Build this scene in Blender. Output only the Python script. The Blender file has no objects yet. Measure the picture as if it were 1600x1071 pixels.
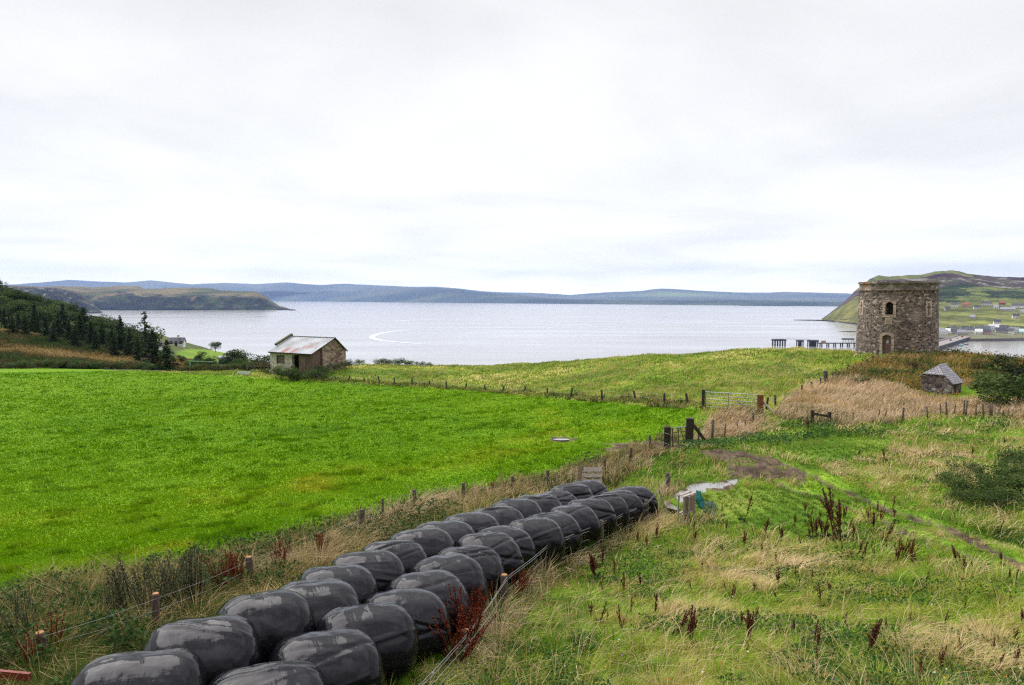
import bpy, math, random
import numpy as np
from mathutils import Vector, Matrix

random.seed(7)
RNG = np.random.default_rng(11)
SC = bpy.context.scene
COL = SC.collection
PI = math.pi

# ------------------------------------------------------------------ camera model
F, HOR, CX, CY, CAMZ = 1100.0, 465.0, 800.0, 535.5, 60.0
TH = math.atan((CY - HOR) / F)
CT, ST = math.cos(TH), math.sin(TH)

def P(px, py, d):
    """point seen at (px,py) of the photograph, d metres in front of the camera"""
    u = -(py - CY) / F
    k = d / (CT + u * ST)
    return Vector(((px - CX) / F * k, d, CAMZ + (-ST + u * CT) * k))

def proj(x, y, z):
    zz = z - CAMZ
    dep = y * CT - zz * ST
    up = y * ST + zz * CT
    dep = np.where(np.abs(dep) < 1e-3, 1e-3, dep)
    return CX + F * x / dep, CY - F * up / dep

def sea_d(py):
    u = -(py - CY) / F
    return CAMZ * (CT + u * ST) / (ST - u * CT)

def level_d(py, z):
    u = -(py - CY) / F
    return (CAMZ - z) * (CT + u * ST) / (ST - u * CT)

# ------------------------------------------------------------------ noise
def _h(ix, iy, seed):
    n = (ix * 374761393 + iy * 668265263 + seed * 974634777).astype(np.int64) & 0xffffffff
    n = ((n ^ (n >> 13)) * 1274126177) & 0xffffffff
    n = n ^ (n >> 16)
    return (n & 0xffff) / 65535.0

def vnoise(x, y, seed=0):
    x = np.asarray(x, float); y = np.asarray(y, float)
    ix = np.floor(x).astype(np.int64); iy = np.floor(y).astype(np.int64)
    fx = x - ix; fy = y - iy
    fx = fx * fx * (3 - 2 * fx); fy = fy * fy * (3 - 2 * fy)
    a = _h(ix, iy, seed); b = _h(ix + 1, iy, seed); c = _h(ix, iy + 1, seed); d = _h(ix + 1, iy + 1, seed)
    return (a * (1 - fx) + b * fx) * (1 - fy) + (c * (1 - fx) + d * fx) * fy

def fbm(x, y, seed=0, oct=4):
    s = 0; a = 0.5; t = 0
    for o in range(oct):
        s = s + a * vnoise(np.asarray(x) * 2 ** o + 17.3 * o, np.asarray(y) * 2 ** o - 9.1 * o, seed + o); t += a; a *= 0.5
    return s / t

def sstep(a, b, x):
    t = np.clip((x - a) / (b - a), 0, 1)
    return t * t * (3 - 2 * t)

def inpoly(px, py, poly):
    px = np.asarray(px, float); py = np.asarray(py, float)
    r = np.zeros(px.shape, bool)
    n = len(poly)
    for i in range(n):
        x1, y1 = poly[i]; x2, y2 = poly[(i + 1) % n]
        if y1 == y2: continue
        c = ((y1 > py) != (y2 > py)) & (px < (x2 - x1) * (py - y1) / (y2 - y1) + x1)
        r ^= c
    return r

def segdist(px, py, line):
    d = np.full(np.shape(px), 1e9)
    for (x1, y1), (x2, y2) in zip(line[:-1], line[1:]):
        vx, vy = x2 - x1, y2 - y1
        t = np.clip(((px - x1) * vx + (py - y1) * vy) / (vx * vx + vy * vy), 0, 1)
        d = np.minimum(d, np.hypot(px - x1 - t * vx, py - y1 - t * vy))
    return d

# ------------------------------------------------------------------ mesh helpers
def raw_mesh(name, verts, faces, mat, col=None, smooth=False):
    me = bpy.data.meshes.new(name)
    me.from_pydata([tuple(v) for v in verts], [], faces)
    if col is not None:
        at = me.color_attributes.new('Col', 'FLOAT_COLOR', 'POINT')
        c = np.ones((len(verts), 4), np.float32); c[:, :3] = col
        at.data.foreach_set('color', c.ravel())
    if mat: me.materials.append(mat)
    if smooth: me.polygons.foreach_set('use_smooth', [True] * len(me.polygons))
    me.update()
    return me

def np_mesh(name, verts, loops, starts, mat, col, smooth=False):
    """verts (V,3), loops flat int, starts flat int"""
    me = bpy.data.meshes.new(name)
    me.vertices.add(len(verts)); me.vertices.foreach_set('co', np.ascontiguousarray(verts, np.float32).ravel())
    me.loops.add(len(loops)); me.loops.foreach_set('vertex_index', np.ascontiguousarray(loops, np.int32))
    me.polygons.add(len(starts)); me.polygons.foreach_set('loop_start', np.ascontiguousarray(starts, np.int32))
    if smooth: me.polygons.foreach_set('use_smooth', np.ones(len(starts), bool))
    at = me.color_attributes.new('Col', 'FLOAT_COLOR', 'POINT')
    c = np.ones((len(verts), 4), np.float32); c[:, :3] = col
    at.data.foreach_set('color', c.ravel())
    me.materials.append(mat)
    me.update(calc_edges=True)
    return me

def wpos(o):
    p = Vector(o.location)
    while o.parent: o = o.parent; p += o.location
    return p

def link(name, me, parent=None, loc=(0, 0, 0), rz=0):
    o = bpy.data.objects.new(name, me); COL.objects.link(o)
    o.parent = parent; o.location = loc; o.rotation_euler = (0, 0, rz)
    return o

def tag(o, label, cat, group=None):
    o['label'] = label; o['category'] = cat
    if group: o['group'] = group
    return o

def thing(name, loc, label, cat, group=None, rz=0):
    o = bpy.data.objects.new(name, None); COL.objects.link(o)
    o.location = loc; o.rotation_euler = (0, 0, rz); o.empty_display_size = 0.3
    return tag(o, label, cat, group)

def setting(o, kind='structure'):
    o['kind'] = kind
    return o

class MB:
    def __init__(s): s.v = []; s.f = []; s.c = []
    def add(s, verts, faces, col=None):
        b = len(s.v); s.v += [Vector(v) for v in verts]; s.f += [tuple(b + i for i in f) for f in faces]
        s.c += [col or (1, 1, 1)] * len(verts)
    def quad(s, a, b, c, d): s.add([a, b, c, d], [(0, 1, 2, 3)])
    def frame(s, o, X, Y, Z, lo, hi, col=None):
        o = Vector(o)
        vs = [o + X * x + Y * y + Z * z for x in (lo[0], hi[0]) for y in (lo[1], hi[1]) for z in (lo[2], hi[2])]
        s.add(vs, [(0, 1, 3, 2), (4, 6, 7, 5), (0, 4, 5, 1), (2, 3, 7, 6), (0, 2, 6, 4), (1, 5, 7, 3)], col)
    def box(s, c, size, rz=0, col=None):
        X = Vector((math.cos(rz), math.sin(rz), 0)); Y = Vector((-math.sin(rz), math.cos(rz), 0)); Z = Vector((0, 0, 1))
        h = [q / 2 for q in size]
        s.frame(c, X, Y, Z, [-q for q in h], h, col)
    def beam(s, p0, p1, w, h, up=Vector((0, 0, 1)), col=None):
        p0 = Vector(p0); p1 = Vector(p1); Z = (p1 - p0); L = Z.length; Z = Z / L
        X = Z.cross(up)
        if X.length < 1e-4: X = Vector((1, 0, 0))
        X.normalize(); Y = Z.cross(X)
        s.frame(p0, X, Y, Z, (-w / 2, -h / 2, 0), (w / 2, h / 2, L), col)
    def tube(s, pts, r, n=6, cap=True, col=None):
        pts = [Vector(p) for p in pts]; rs = r if isinstance(r, (list, tuple)) else [r] * len(pts)
        vs = []; fs = []
        for i, p in enumerate(pts):
            t = (pts[min(i + 1, len(pts) - 1)] - pts[max(i - 1, 0)]).normalized()
            a = Vector((1, 0, 0)) if abs(t.x) < 0.8 else Vector((0, 1, 0))
            X = t.cross(a).normalized(); Y = t.cross(X)
            for k in range(n):
                w = 2 * PI * k / n
                vs.append(p + (X * math.cos(w) + Y * math.sin(w)) * rs[i])
        for i in range(len(pts) - 1):
            for k in range(n):
                a = i * n + k; b = i * n + (k + 1) % n
                fs.append((a, b, b + n, a + n))
        if cap:
            fs.append(tuple(range(n))[::-1]); fs.append(tuple(range((len(pts) - 1) * n, len(pts) * n)))
        s.add(vs, fs, col)
    def mesh(s, name, mat, off=Vector((0, 0, 0)), smooth=False):
        return raw_mesh(name, [v - off for v in s.v], s.f, mat, np.array(s.c, np.float32), smooth)
    def build(s, name, mat, parent=None, smooth=False):
        off = wpos(parent) if parent else Vector((0, 0, 0))
        return link(name, s.mesh(name, mat, off, smooth), parent)

# ------------------------------------------------------------------ materials
def newmat(name):
    m = bpy.data.materials.new(name); m.use_nodes = True
    nt = m.node_tree; b = nt.nodes['Principled BSDF']
    return m, nt, b

def N(nt, t, **kw):
    n = nt.nodes.new(t)
    for k, v in kw.items():
        if k == 'i':
            for a, b in v.items(): n.inputs[a].default_value = b
        else: setattr(n, k, v)
    return n

def ramp(nt, stops, interp='LINEAR'):
    r = nt.nodes.new('ShaderNodeValToRGB'); e = r.color_ramp; e.interpolation = interp
    while len(e.elements) < len(stops): e.elements.new(0.5)
    for el, (p, c) in zip(e.elements, stops):
        el.position = p; el.color = (c[0], c[1], c[2], 1)
    return r

def mixc(nt, fac, a, b, mode='MIX'):
    n = nt.nodes.new('ShaderNodeMix'); n.data_type = 'RGBA'; n.blend_type = mode
    for s, v in ((0, fac), (6, a), (7, b)):
        if hasattr(v, 'is_output'): nt.links.new(v, n.inputs[s])
        elif s == 0: n.inputs[0].default_value = v
        else: n.inputs[s].default_value = (*v, 1)
    return n.outputs[2]

def coords(nt, kind='Object', scale=(1, 1, 1), rot=(0, 0, 0)):
    tc = nt.nodes.new('ShaderNodeTexCoord'); mp = nt.nodes.new('ShaderNodeMapping')
    mp.inputs['Scale'].default_value = scale; mp.inputs['Rotation'].default_value = rot
    nt.links.new(tc.outputs[kind], mp.inputs['Vector'])
    return mp.outputs[0]

def noise(nt, vec, scale, detail=4, rough=0.55):
    n = nt.nodes.new('ShaderNodeTexNoise'); n.inputs['Scale'].default_value = scale
    n.inputs['Detail'].default_value = detail; n.inputs['Roughness'].default_value = rough
    if vec: nt.links.new(vec, n.inputs['Vector'])
    return n

def bump(nt, h, b, strength=0.3, dist=0.05):
    n = nt.nodes.new('ShaderNodeBump'); n.inputs['Strength'].default_value = strength; n.inputs['Distance'].default_value = dist
    nt.links.new(h, n.inputs['Height']); nt.links.new(n.outputs[0], b.inputs['Normal'])
    return n

def plain(name, col, rough=0.7, var=0.35, scale=6, metal=0, stretch=(1, 1, 1), bmp=0.2):
    m, nt, b = newmat(name)
    v = coords(nt, 'Object', stretch)
    n = noise(nt, v, scale, 6)
    r = ramp(nt, [(0.25, [c * (1 - var) for c in col]), (0.5, col), (0.75, [min(1, c * (1 + var)) for c in col])])
    nt.links.new(n.outputs['Fac'], r.inputs[0]); nt.links.new(r.outputs[0], b.inputs['Base Color'])
    b.inputs['Roughness'].default_value = rough; b.inputs['Metallic'].default_value = metal
    if bmp: bump(nt, n.outputs['Fac'], b, bmp, 0.02)
    return m

def attr_mat(name, transl=0.25, rough=0.75, nscale=0, nvar=(0.7, 1.25), bmp=0, spec=0.25):
    """colour of the plant / soil itself, stored per vertex"""
    m, nt, b = newmat(name)
    a = N(nt, 'ShaderNodeAttribute', attribute_name='Col')
    c = a.outputs['Color']
    if nscale:
        v = coords(nt, 'Object')
        n = noise(nt, v, nscale, 8, 0.65)
        r = ramp(nt, [(0.3, [nvar[0]] * 3), (0.7, [nvar[1]] * 3)])
        nt.links.new(n.outputs['Fac'], r.inputs[0])
        c = mixc(nt, 1.0, c, r.outputs[0], 'MULTIPLY')
        if bmp: bump(nt, n.outputs['Fac'], b, bmp, 0.3)
    nt.links.new(c, b.inputs['Base Color'])
    b.inputs['Roughness'].default_value = rough
    b.inputs['Specular IOR Level'].default_value = spec
    if transl:
        out = nt.nodes['Material Output']
        t = N(nt, 'ShaderNodeBsdfTranslucent'); nt.links.new(c, t.inputs['Color'])
        ms = N(nt, 'ShaderNodeMixShader', i={0: transl})
        nt.links.new(b.outputs[0], ms.inputs[1]); nt.links.new(t.outputs[0], ms.inputs[2]); nt.links.new(ms.outputs[0], out.inputs[0])
    return m

M = {}
M['soil'] = attr_mat('soil', 0, 0.9, 5.0, (0.6, 1.35), 0.6, 0.1)
M['hill'] = attr_mat('hill', 0, 0.95, 0.02, (0.7, 1.25), 0.0, 0.05)
M['leaf'] = attr_mat('leaf', 0.35, 0.65, spec=0.12)
M['blade'] = attr_mat('blade', 0.3, 0.75, spec=0.08)
M['paint'] = attr_mat('paint', 0, 0.7, 3.0, (0.9, 1.08))
M['wood'] = plain('weathered_wood', (0.14, 0.105, 0.08), 0.85, 0.5, 9, 0, (4, 4, 0.5))
M['post'] = plain('post_wood', (0.075, 0.05, 0.036), 0.85, 0.5, 9, 0, (4, 4, 0.5))
M['sleeper'] = plain('dark_sleeper', (0.045, 0.032, 0.028), 0.9, 0.6, 7, 0, (4, 4, 0.6), 0.5)
M['rustpost'] = plain('red_brown_post', (0.22, 0.085, 0.035), 0.85, 0.4, 8, 0, (3, 3, 0.5))
M['pallet'] = plain('grey_pallet_wood', (0.36, 0.30, 0.26), 0.8, 0.4, 7, 0, (2, 2, 2))
M['paletop'] = plain('cut_wood', (0.36, 0.17, 0.06), 0.8, 0.3, 12)
M['galv'] = plain('galvanised_steel', (0.32, 0.35, 0.37), 0.45, 0.2, 5, 0.4)
M['wire'] = plain('galvanised_wire', (0.36, 0.36, 0.35), 0.5, 0.25, 5, 0.3)
M['rust'] = plain('rusty_iron', (0.11, 0.06, 0.045), 0.8, 0.5, 8, 0.2)
M['teal'] = plain('teal_net', (0.03, 0.22, 0.22), 0.7, 0.4, 10)
M['redplank'] = plain('red_plank', (0.2, 0.028, 0.022), 0.6, 0.35, 6)
M['dark'] = plain('dark_interior', (0.012, 0.011, 0.011), 0.9, 0.3, 5)
M['trunk'] = plain('bark', (0.07, 0.05, 0.038), 0.9, 0.4, 4, 0, (2, 2, 0.5))
M['white'] = plain('white_render', (0.78, 0.77, 0.74), 0.8, 0.06, 1.5)
M['slate'] = plain('slate', (0.12, 0.12, 0.135), 0.6, 0.25, 4)
M['sand'] = plain('sandstone', (0.33, 0.25, 0.2), 0.85, 0.3, 5)
M['concrete'] = plain('concrete', (0.27, 0.23, 0.22), 0.85, 0.25, 0.4)
M['darksteel'] = plain('dark_steel', (0.03, 0.032, 0.045), 0.7, 0.4, 0.6)
HAZE, EXPO, DENOISE = 4.4e-5, 0.74, False
# ------------------------------------------------------------------ bales: measured tops, nearest first
ROW_R = [(437,1054),(526,991),(580,951),(636,923),(661,898),(687,875),(715,853),(743,837),(763,823),(822,813),(850,801),(892,790),(921,783),(949,776),(974,769),(999,762)]
ROW_L = [(245,1031),(337,968),(430,934),(507,911),(522,887),(566,867),(602,846),(647,826),(681,814),(729,799),(774,794),(805,783),(847,776),(878,769),(904,757),(932,752)]
def row_depths(n, d0, d1): return [d0 + (d1 - d0) * i / (n - 1) for i in range(n)]
BALES = []
for side, row, d0, d1 in (('R', ROW_R, 8.75, 25.3), ('L', ROW_L, 8.6, 25.2)):
    ds = row_depths(16, d0, d1)
    raw = [P(px, py, d) for (px, py), d in zip(row, ds)]
    # a straight row with a little of each bale's own offset
    A = np.array([list(p) for p in raw]); t = np.linspace(0, 1, 16)
    fit = [np.polyfit(t, A[:, k], 1) for k in range(3)]
    for i in range(16):
        q = Vector([0.35 * np.polyval(fit[k], t[i]) + 0.65 * A[i, k] for k in range(3)])
        a_ = math.atan2(fit[1][0], fit[0][0]); s_ = -0.10 if side == 'L' else 0.0
        BALES.append((side, i, Vector((q.x + s_ * math.sin(a_), q.y - s_ * math.cos(a_), q.z)), a_))
BALE_H, BALE_W, BALE_L = 1.2, 1.56, 1.36

# ------------------------------------------------------------------ ground heights from measured points
C = []
def cp(px, py, d): C.append(P(px, py, d))
for side, i, q, a in BALES[::3]: C.append(Vector((q.x, q.y, q.z - BALE_H + 0.04)))
for a in [(726,1040,12.1),(788,964,14.8),(859,898,18.4),(896,882,19.4),(939,860,21.2),(978,838,23),(1010,822,24.6),(1044,800,26.5),
          (62,1050,10.6),(243,1005,12),(389,930,15.3),(566,840,20),(647,808,23.5),(724,790,26),(801,772,28),(856,766,28.6),(945,744,30),(986,730,31.5),(1015,706,33.5),
          (1043,704,34),(1078,698,37.5),
          (1099,638,45),(1188,647,43),(1038,632,51),(940,626,60),(855,618,69),(757,611,80),(671,604,85),(591,599,90),(505,594,94),(469,592,95),(487,583,96),(421,580,100),(540,574,102),
          (0,1000,12.5),(0,900,17),(0,760,30),(0,650,57),(200,620,78),(400,650,58),(400,760,31.5),(600,700,41),(800,690,42.5),(700,650,56),(940,655,48),(0,575,112),(-250,580,112),(100,576,110),(220,578,109),(330,582,107),(430,588,100),
          (-300,900,17.5),(-300,700,42),
          (1300,900,17.2),(1300,1000,12.2),(1300,1071,10),(1000,1000,12.6),(1000,1071,10.4),(1600,1071,10),(1600,960,13.5),(1600,850,18.5),(1600,750,25.5),(1800,800,21),(1450,720,29.5),(1450,800,22.5),(1300,760,27),(1300,830,21),(1150,880,19),(1150,960,14.4),
          (1450,655,42),(1600,652,40.5),(1330,660,41),(1240,680,37.5),(1270,660,41),(1800,640,41),(1487,622,51),(1410,628,49),(1560,612,52),(1300,625,50),(1240,612,53),
          (1290,598,56),(1330,580,64),(1380,556,74),(1400,552,78.5),(1340,552,79),(1463,553,78),(1250,580,64),(1150,600,56),(1100,590,66),(1000,595,72),(900,590,84),(800,590,92),(650,585,100),(1200,560,76),
          (1110,705,33),(1180,712,32),(1240,735,29.5)]: cp(*a)
CREST = [(400,583,112),(480,578,112),(560,572,114),(640,572,113),(700,573,112),(800,570,108),(900,563,102),(1000,556,95),(1100,553,87),(1170,547,83),(1250,546.5,82),(1335,551,83),(1400,552,85),(1470,550,79),(1540,557,74),(1600,566,69),(1750,580,64),(1900,590,62)]
for px, py, d in CREST:
    cp(px, py, d)
    p = P(px, py, d); s = p.xy.normalized()
    C.append(Vector((p.x + s.x * 25, p.y + s.y * 25, p.z - 6.5)))
    C.append(Vector((p.x + s.x * 80, p.y + s.y * 80, p.z - 24)))
    if px > 640: C.append(Vector((p.x + s.x * 190, p.y + s.y * 190, -4)))
for z0, ps in ((52.5, [(1050,783),(1095,757),(1150,752),(1100,770)]),):
    for px, py in ps: cp(px, py, level_d(py, z0))
# left hill and the valley behind the field
for a in [(0,556,124),(0,517,152),(100,534,150),(190,562,142),(240,577,135),(-250,540,130),(-250,470,170),(0,490,215),(0,458,285),(-250,400,285),(80,482,285),(150,508,300),(60,512,220),(150,535,215),(210,556,210),
          (260,570,200),(340,578,170),(420,582,150),(345,565,225),(300,548,300),(355,553,300),(280,533,400),(245,520,440),(330,546,400),(400,564,350),(440,576,300)]: cp(*a)
for px, py, d in [(0,458,285),(80,482,290),(150,505,330)]:
    p = P(px, py, d); C.append(Vector((p.x * 1.45, p.y * 1.45, p.z - 26)))
for px, py, d in [(245,520,440),(330,546,400),(400,564,350),(440,576,300)]:
    p = P(px, py, d); C.append(Vector((p.x * 1.3, p.y * 1.3, p.z - 22))); C.append(Vector((p.x * 1.8, p.y * 1.8, -8)))
# bank under the camera
for x, y, z in [(0,4.5,-4.9),(-6,5,-5.2),(6,5,-4.7),(0,2,-3.4),(-20,6,-5.6),(20,5,-5),(-8,0,-3),(8,0,-3)]: C.append(Vector((x, y, CAMZ + z)))
CP = np.array([list(c) for c in C])

def _phi(r): return np.sqrt(r * r + 2.0)
def _rbf_fit(pts, vals, lam):
    n = len(pts)
    A = np.zeros((n + 3, n + 3))
    R = np.hypot(pts[:, None, 0] - pts[None, :, 0], pts[:, None, 1] - pts[None, :, 1])
    A[:n, :n] = _phi(R) - np.eye(n) * lam
    A[:n, n] = 1; A[:n, n + 1:] = pts; A[n, :n] = 1; A[n + 1:, :n] = pts.T
    return np.linalg.solve(A, np.concatenate([vals, np.zeros(3)]))
def _rbf_eval(pts, w, x, y):
    out = np.empty(x.size); xf = x.ravel(); yf = y.ravel(); n = len(pts)
    for s in range(0, x.size, 20000):
        a = xf[s:s + 20000]; b = yf[s:s + 20000]
        R = np.hypot(a[:, None] - pts[None, :, 0], b[:, None] - pts[None, :, 1])
        out[s:s + 20000] = _phi(R) @ w[:n] + w[n] + w[n + 1] * a + w[n + 2] * b
    return out.reshape(x.shape)
_W = _rbf_fit(CP[:, :2], CP[:, 2], 0.3)

# polar height grid
NA, NR = 420, 420
AZ0, AZ1, R0, R1 = -1.05, 1.05, 1.6, 720.0
AZ = np.linspace(AZ0, AZ1, NA); RR = np.exp(np.linspace(math.log(R0), math.log(R1), NR))
GX = RR[:, None] * np.sin(AZ)[None, :]; GY = RR[:, None] * np.cos(AZ)[None, :]
GZ = _rbf_eval(CP[:, :2], _W, GX, GY)
GZ = np.maximum(GZ, -6.0)

# ------------------------------------------------------------------ zones (outlines on the ground, read off the photograph)
FIELD = [(-500,572),(0,573),(100,576),(220,580),(330,586),(430,592),(520,599),(600,603),(700,608),(757,613),(850,622),(940,629),(1040,638),(1095,641),(1080,655),(1045,676),(1005,696),(940,716),(850,745),(720,772),(560,822),(440,850),(330,872),(180,905),(60,935),(-200,985),(-500,1010)]
VERGE = [(1045,676),(1005,696),(940,716),(850,745),(720,772),(560,822),(440,850),(330,872),(180,905),(60,935),(-200,985),(-500,1010),(-500,1300),(150,1300),(250,1040),(450,935),(640,845),(800,785),(900,760),(960,765),(1000,722),(1060,690)]
PUDDLE = [(1044,783),(1053,776),(1076,763),(1088,757),(1096,753),(1130,752),(1146,748),(1154,750),(1151,758),(1143,765),(1134,769),(1108,772),(1094,774),(1078,785),(1062,792),(1048,789)]
PUDDLE2 = [(863,686),(872,684.6),(886,685),(898,686.2),(892,688.3),(876,689),(866,688)]
MUD = [(1090,708),(1115,702),(1150,705),(1195,708),(1225,722),(1262,742),(1255,757),(1225,748),(1190,748),(1160,752),(1125,740),(1140,728)]
MUD2 = [(920,702),(960,695),(1010,690),(1048,690),(1070,694),(1060,706),(1000,705),(950,707)]
RUT1 = [(1180,742),(1206,750),(1270,772),(1340,796),(1420,835),(1500,870),(1620,925)]
RUT2 = [(1200,722),(1290,752),(1375,791),(1459,822),(1515,847),(1620,893),(1700,925)]
LAWN = [(1105,770),(1150,765),(1230,757),(1300,785),(1345,810),(1300,838),(1230,842),(1180,832),(1130,815),(1105,795)]
LAWN2 = [(1085,690),(1160,680),(1250,672),(1330,680),(1400,690),(1380,712),(1300,725),(1220,712),(1180,704),(1110,700)]
STRAW = [(1210,650),(1225,625),(1260,605),(1300,592),(1340,590),(1380,600),(1430,615),(1500,622),(1560,618),(1640,630),(1640,665),(1560,650),(1450,648),(1390,662),(1320,668),(1260,662)]
STRAW2 = [(1085,690),(1105,655),(1130,640),(1170,640),(1195,655),(1180,680),(1130,685)]
TRACKG = [(1200,715),(1290,738),(1390,785),(1480,815),(1640,880),(1640,935),(1500,872),(1420,838),(1340,800),(1260,775)]
BRACK = [(1290,600),(1330,575),(1380,556),(1470,552),(1540,558),(1640,570),(1640,640),(1570,615),(1500,600),(1440,610),(1390,602),(1340,592)]

def zones(x, y, z):
    px, py = proj(x, y, z)
    wx = (fbm(x * 0.7, y * 0.7, 3) - 0.5); wy = (fbm(x * 0.7, y * 0.7, 9) - 0.5)
    sc = 700.0 / np.maximum(y, 4)
    w3 = fbm(x * 2.1, y * 2.1, 13) - 0.5; qx = px + (wx + 0.5 * w3) * sc; qy = py + (wy * 0.6 + w3 * 0.35) * sc
    r = np.hypot(x, y)
    Zt = {}
    Zt['field'] = inpoly(qx, py + wy * sc * 0.12, FIELD) & (r < 135)
    Zt['verge'] = inpoly(qx, qy, VERGE) & (r < 60) & ~Zt['field']
    Zt['far'] = (r > 118) & (x < 0) | (r > 112) & (x >= 0)
    near = ~Zt['far']
    Zt['rough'] = near & ~Zt['field'] & (py < 645) & (px < 1330) & (y > 44) & ~inpoly(qx, qy, STRAW)
    Zt['straw'] = near & (inpoly(qx, qy, STRAW) | inpoly(qx, qy, STRAW2)) & (y > 30) & (y < 70)
    Zt['brack'] = near & inpoly(qx, qy, BRACK) & (y > 46)
    Zt['puddle'] = (inpoly(px, py, PUDDLE) | inpoly(px, py, [(880 + (a - 880) * 1.3, 687.5 + (b - 687) * 2.4) for a, b in PUDDLE2])) & (y < 70)
    Zt['mud'] = ((inpoly(qx, qy, MUD) | inpoly(qx, qy, MUD2)) & (y < 50)) | Zt['puddle']
    w = 70.0 / np.maximum(y, 5)
    Zt['rut'] = ((segdist(qx, qy, RUT1) < w * 1.1) | (segdist(qx, qy, RUT2) < w * 1.5)) & (y < 45) & (px > 1170)
    Zt['lawn'] = (inpoly(qx, qy, LAWN) | inpoly(qx, qy, LAWN2)) & (y < 50)
    Zt['trackg'] = inpoly(qx, qy, TRACKG) & (y < 45)
    Zt['left'] = (x < 0) & (y > 100) & (px < 330) & (r < 210) & (py < 577) & ~Zt['field']
    return Zt, px, py, r

GZ0 = GZ.copy()
ZN, GPX, GPY, GR = zones(GX, GY, GZ)
lump = (fbm(GX * 1.3, GY * 1.3, 21, 4) - 0.5)
lump2 = (fbm(GX * 0.35, GY * 0.35, 25, 3) - 0.5)
amp = np.where(ZN['field'], 0.06, np.where(ZN['rough'], 0.55, 0.28)); amp = np.where(ZN['mud'] | ZN['rut'], 0.12, amp); amp = np.where(ZN['lawn'] | ZN['trackg'], 0.1, amp)
fade = sstep(1.5, 6, GR)
GZ = GZ + lump * amp * fade + lump2 * np.where(ZN['field'], 0.12, 0.3) * fade
GZ = GZ - np.where(ZN['rut'], 0.07, 0) + np.where(ZN['mud'], (fbm(GX * 4, GY * 4, 29, 3) - 0.5) * 0.12, 0)
bx = np.array([[q.x, q.y] for _, _, q, _ in BALES])
for X0, Y0 in bx[::2]:      # even ground under the bales
    k = np.exp(-((GX - X0) ** 2 + (GY - Y0) ** 2) / 2.0); GZ = GZ * (1 - k) + (GZ0 + 0.02) * k
PZ = 52.5
_i2 = np.argmin((GPX - 880) ** 2 + (GPY - 687) ** 2 + np.where(GY > 70, 1e6, 0)); PZ2 = float(GZ.ravel()[_i2])
_sd = segdist(GPX, GPY * 1.6, [(a, b * 1.6) for a, b in PUDDLE + PUDDLE[:1]]) * np.where(inpoly(GPX, GPY, PUDDLE), -1, 1)
_rag = (fbm(GX * 2.2, GY * 2.2, 23, 4) - 0.5)
_pz = PZ + np.clip(_sd, -9, 14) * 0.011 + _rag * 0.26
_isl = np.exp(-(segdist(GPX, GPY, [(1104, 767), (1125, 764), (1143, 759)]) / 3.2) ** 2) * 0.17 + np.exp(-(segdist(GPX, GPY, [(1050, 785), (1080, 771)]) / 2.2) ** 2) * 0.15
_k = sstep(30, 8, _sd) * (GY < 60) * (GPX > 1000) * (GPX < 1190)
GZ = GZ * (1 - _k) + np.where(_sd > 12, np.maximum(_pz, PZ + 0.02), _pz + _isl) * _k
GZ = np.where((segdist(GPX, GPY, PUDDLE2 + PUDDLE2[:1]) < 2.5) & (GY < 60), np.minimum(GZ, PZ2 + 0.02), GZ); GZ = np.where(inpoly(GPX, GPY, PUDDLE2) & (GY < 60), PZ2 - 0.08, GZ)

def Zat(x, y):
    x = np.asarray(x, float); y = np.asarray(y, float)
    r = np.maximum(np.hypot(x, y), R0); a = np.arctan2(x, y)
    fi = np.clip(np.log(r / R0) / math.log(R1 / R0) * (NR - 1), 0, NR - 1.001); fa = np.clip((a - AZ0) / (AZ1 - AZ0) * (NA - 1), 0, NA - 1.001)
    i = fi.astype(int); j = fa.astype(int); u = fi - i; v = fa - j
    return (GZ[i, j] * (1 - v) + GZ[i, j + 1] * v) * (1 - u) + (GZ[i + 1, j] * (1 - v) + GZ[i + 1, j + 1] * v) * u

def zat(x, y): return float(Zat(np.array([x]), np.array([y]))[0])

_DS = np.exp(np.linspace(math.log(3), math.log(700), 1500))
def ground(px, py):
    """first ground point on the sight line of a photograph pixel"""
    u = -(py - CY) / F; k = _DS / (CT + u * ST)
    x = (px - CX) / F * k; z = CAMZ + (-ST + u * CT) * k
    g = Zat(x, _DS); s = np.where(z < g)[0]
    i = s[0] if len(s) else len(_DS) - 1
    return Vector((x[i], _DS[i], g[i]))
def ground_d(px, d):
    p = P(px, 600, d); x = (px - CX) / F * d
    # refine: the pixel column at depth d
    for _ in range(3):
        z = zat(x, d); dep = d * CT - (z - CAMZ) * ST; x = (px - CX) / F * dep
    return Vector((x, d, zat(x, d)))

# steep slope added behind the camera, unseen, blocks sky so bale fronts darken
def added_brae():
    nx, ny = 120, 60
    xs = np.linspace(-190, 190, nx); ys = np.linspace(-4.5, -110, ny)
    X, Y = np.meshgrid(xs, ys); t = (-Y - 4.5)
    Zb = CAMZ - 2.2 + np.where(t < 5, t * 0.08, 0.4 + (t - 5) * 0.72) + (fbm(X / 14, Y / 14, 95, 4) - 0.5) * np.clip(t * 0.35, 0, 9)
    c = pal([(0, (0.03,0.045,0.012)), (0.5, (0.06,0.085,0.02)), (1, (0.12,0.11,0.04))], fbm(X / 6, Y / 6, 97, 4))
    v = np.stack([X, Y, Zb], -1).reshape(-1, 3); a, b2 = np.meshgrid(np.arange(ny - 1), np.arange(nx - 1), indexing='ij')
    q = np.stack([a * nx + b2, (a + 1) * nx + b2, (a + 1) * nx + b2 + 1, a * nx + b2 + 1], -1).reshape(-1, 4)[:, ::-1]
    setting(link('added_brae', np_mesh('added_brae', v, q.ravel(), np.arange(0, q.size, 4), M['soil'], c.reshape(-1, 3), True)))

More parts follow.
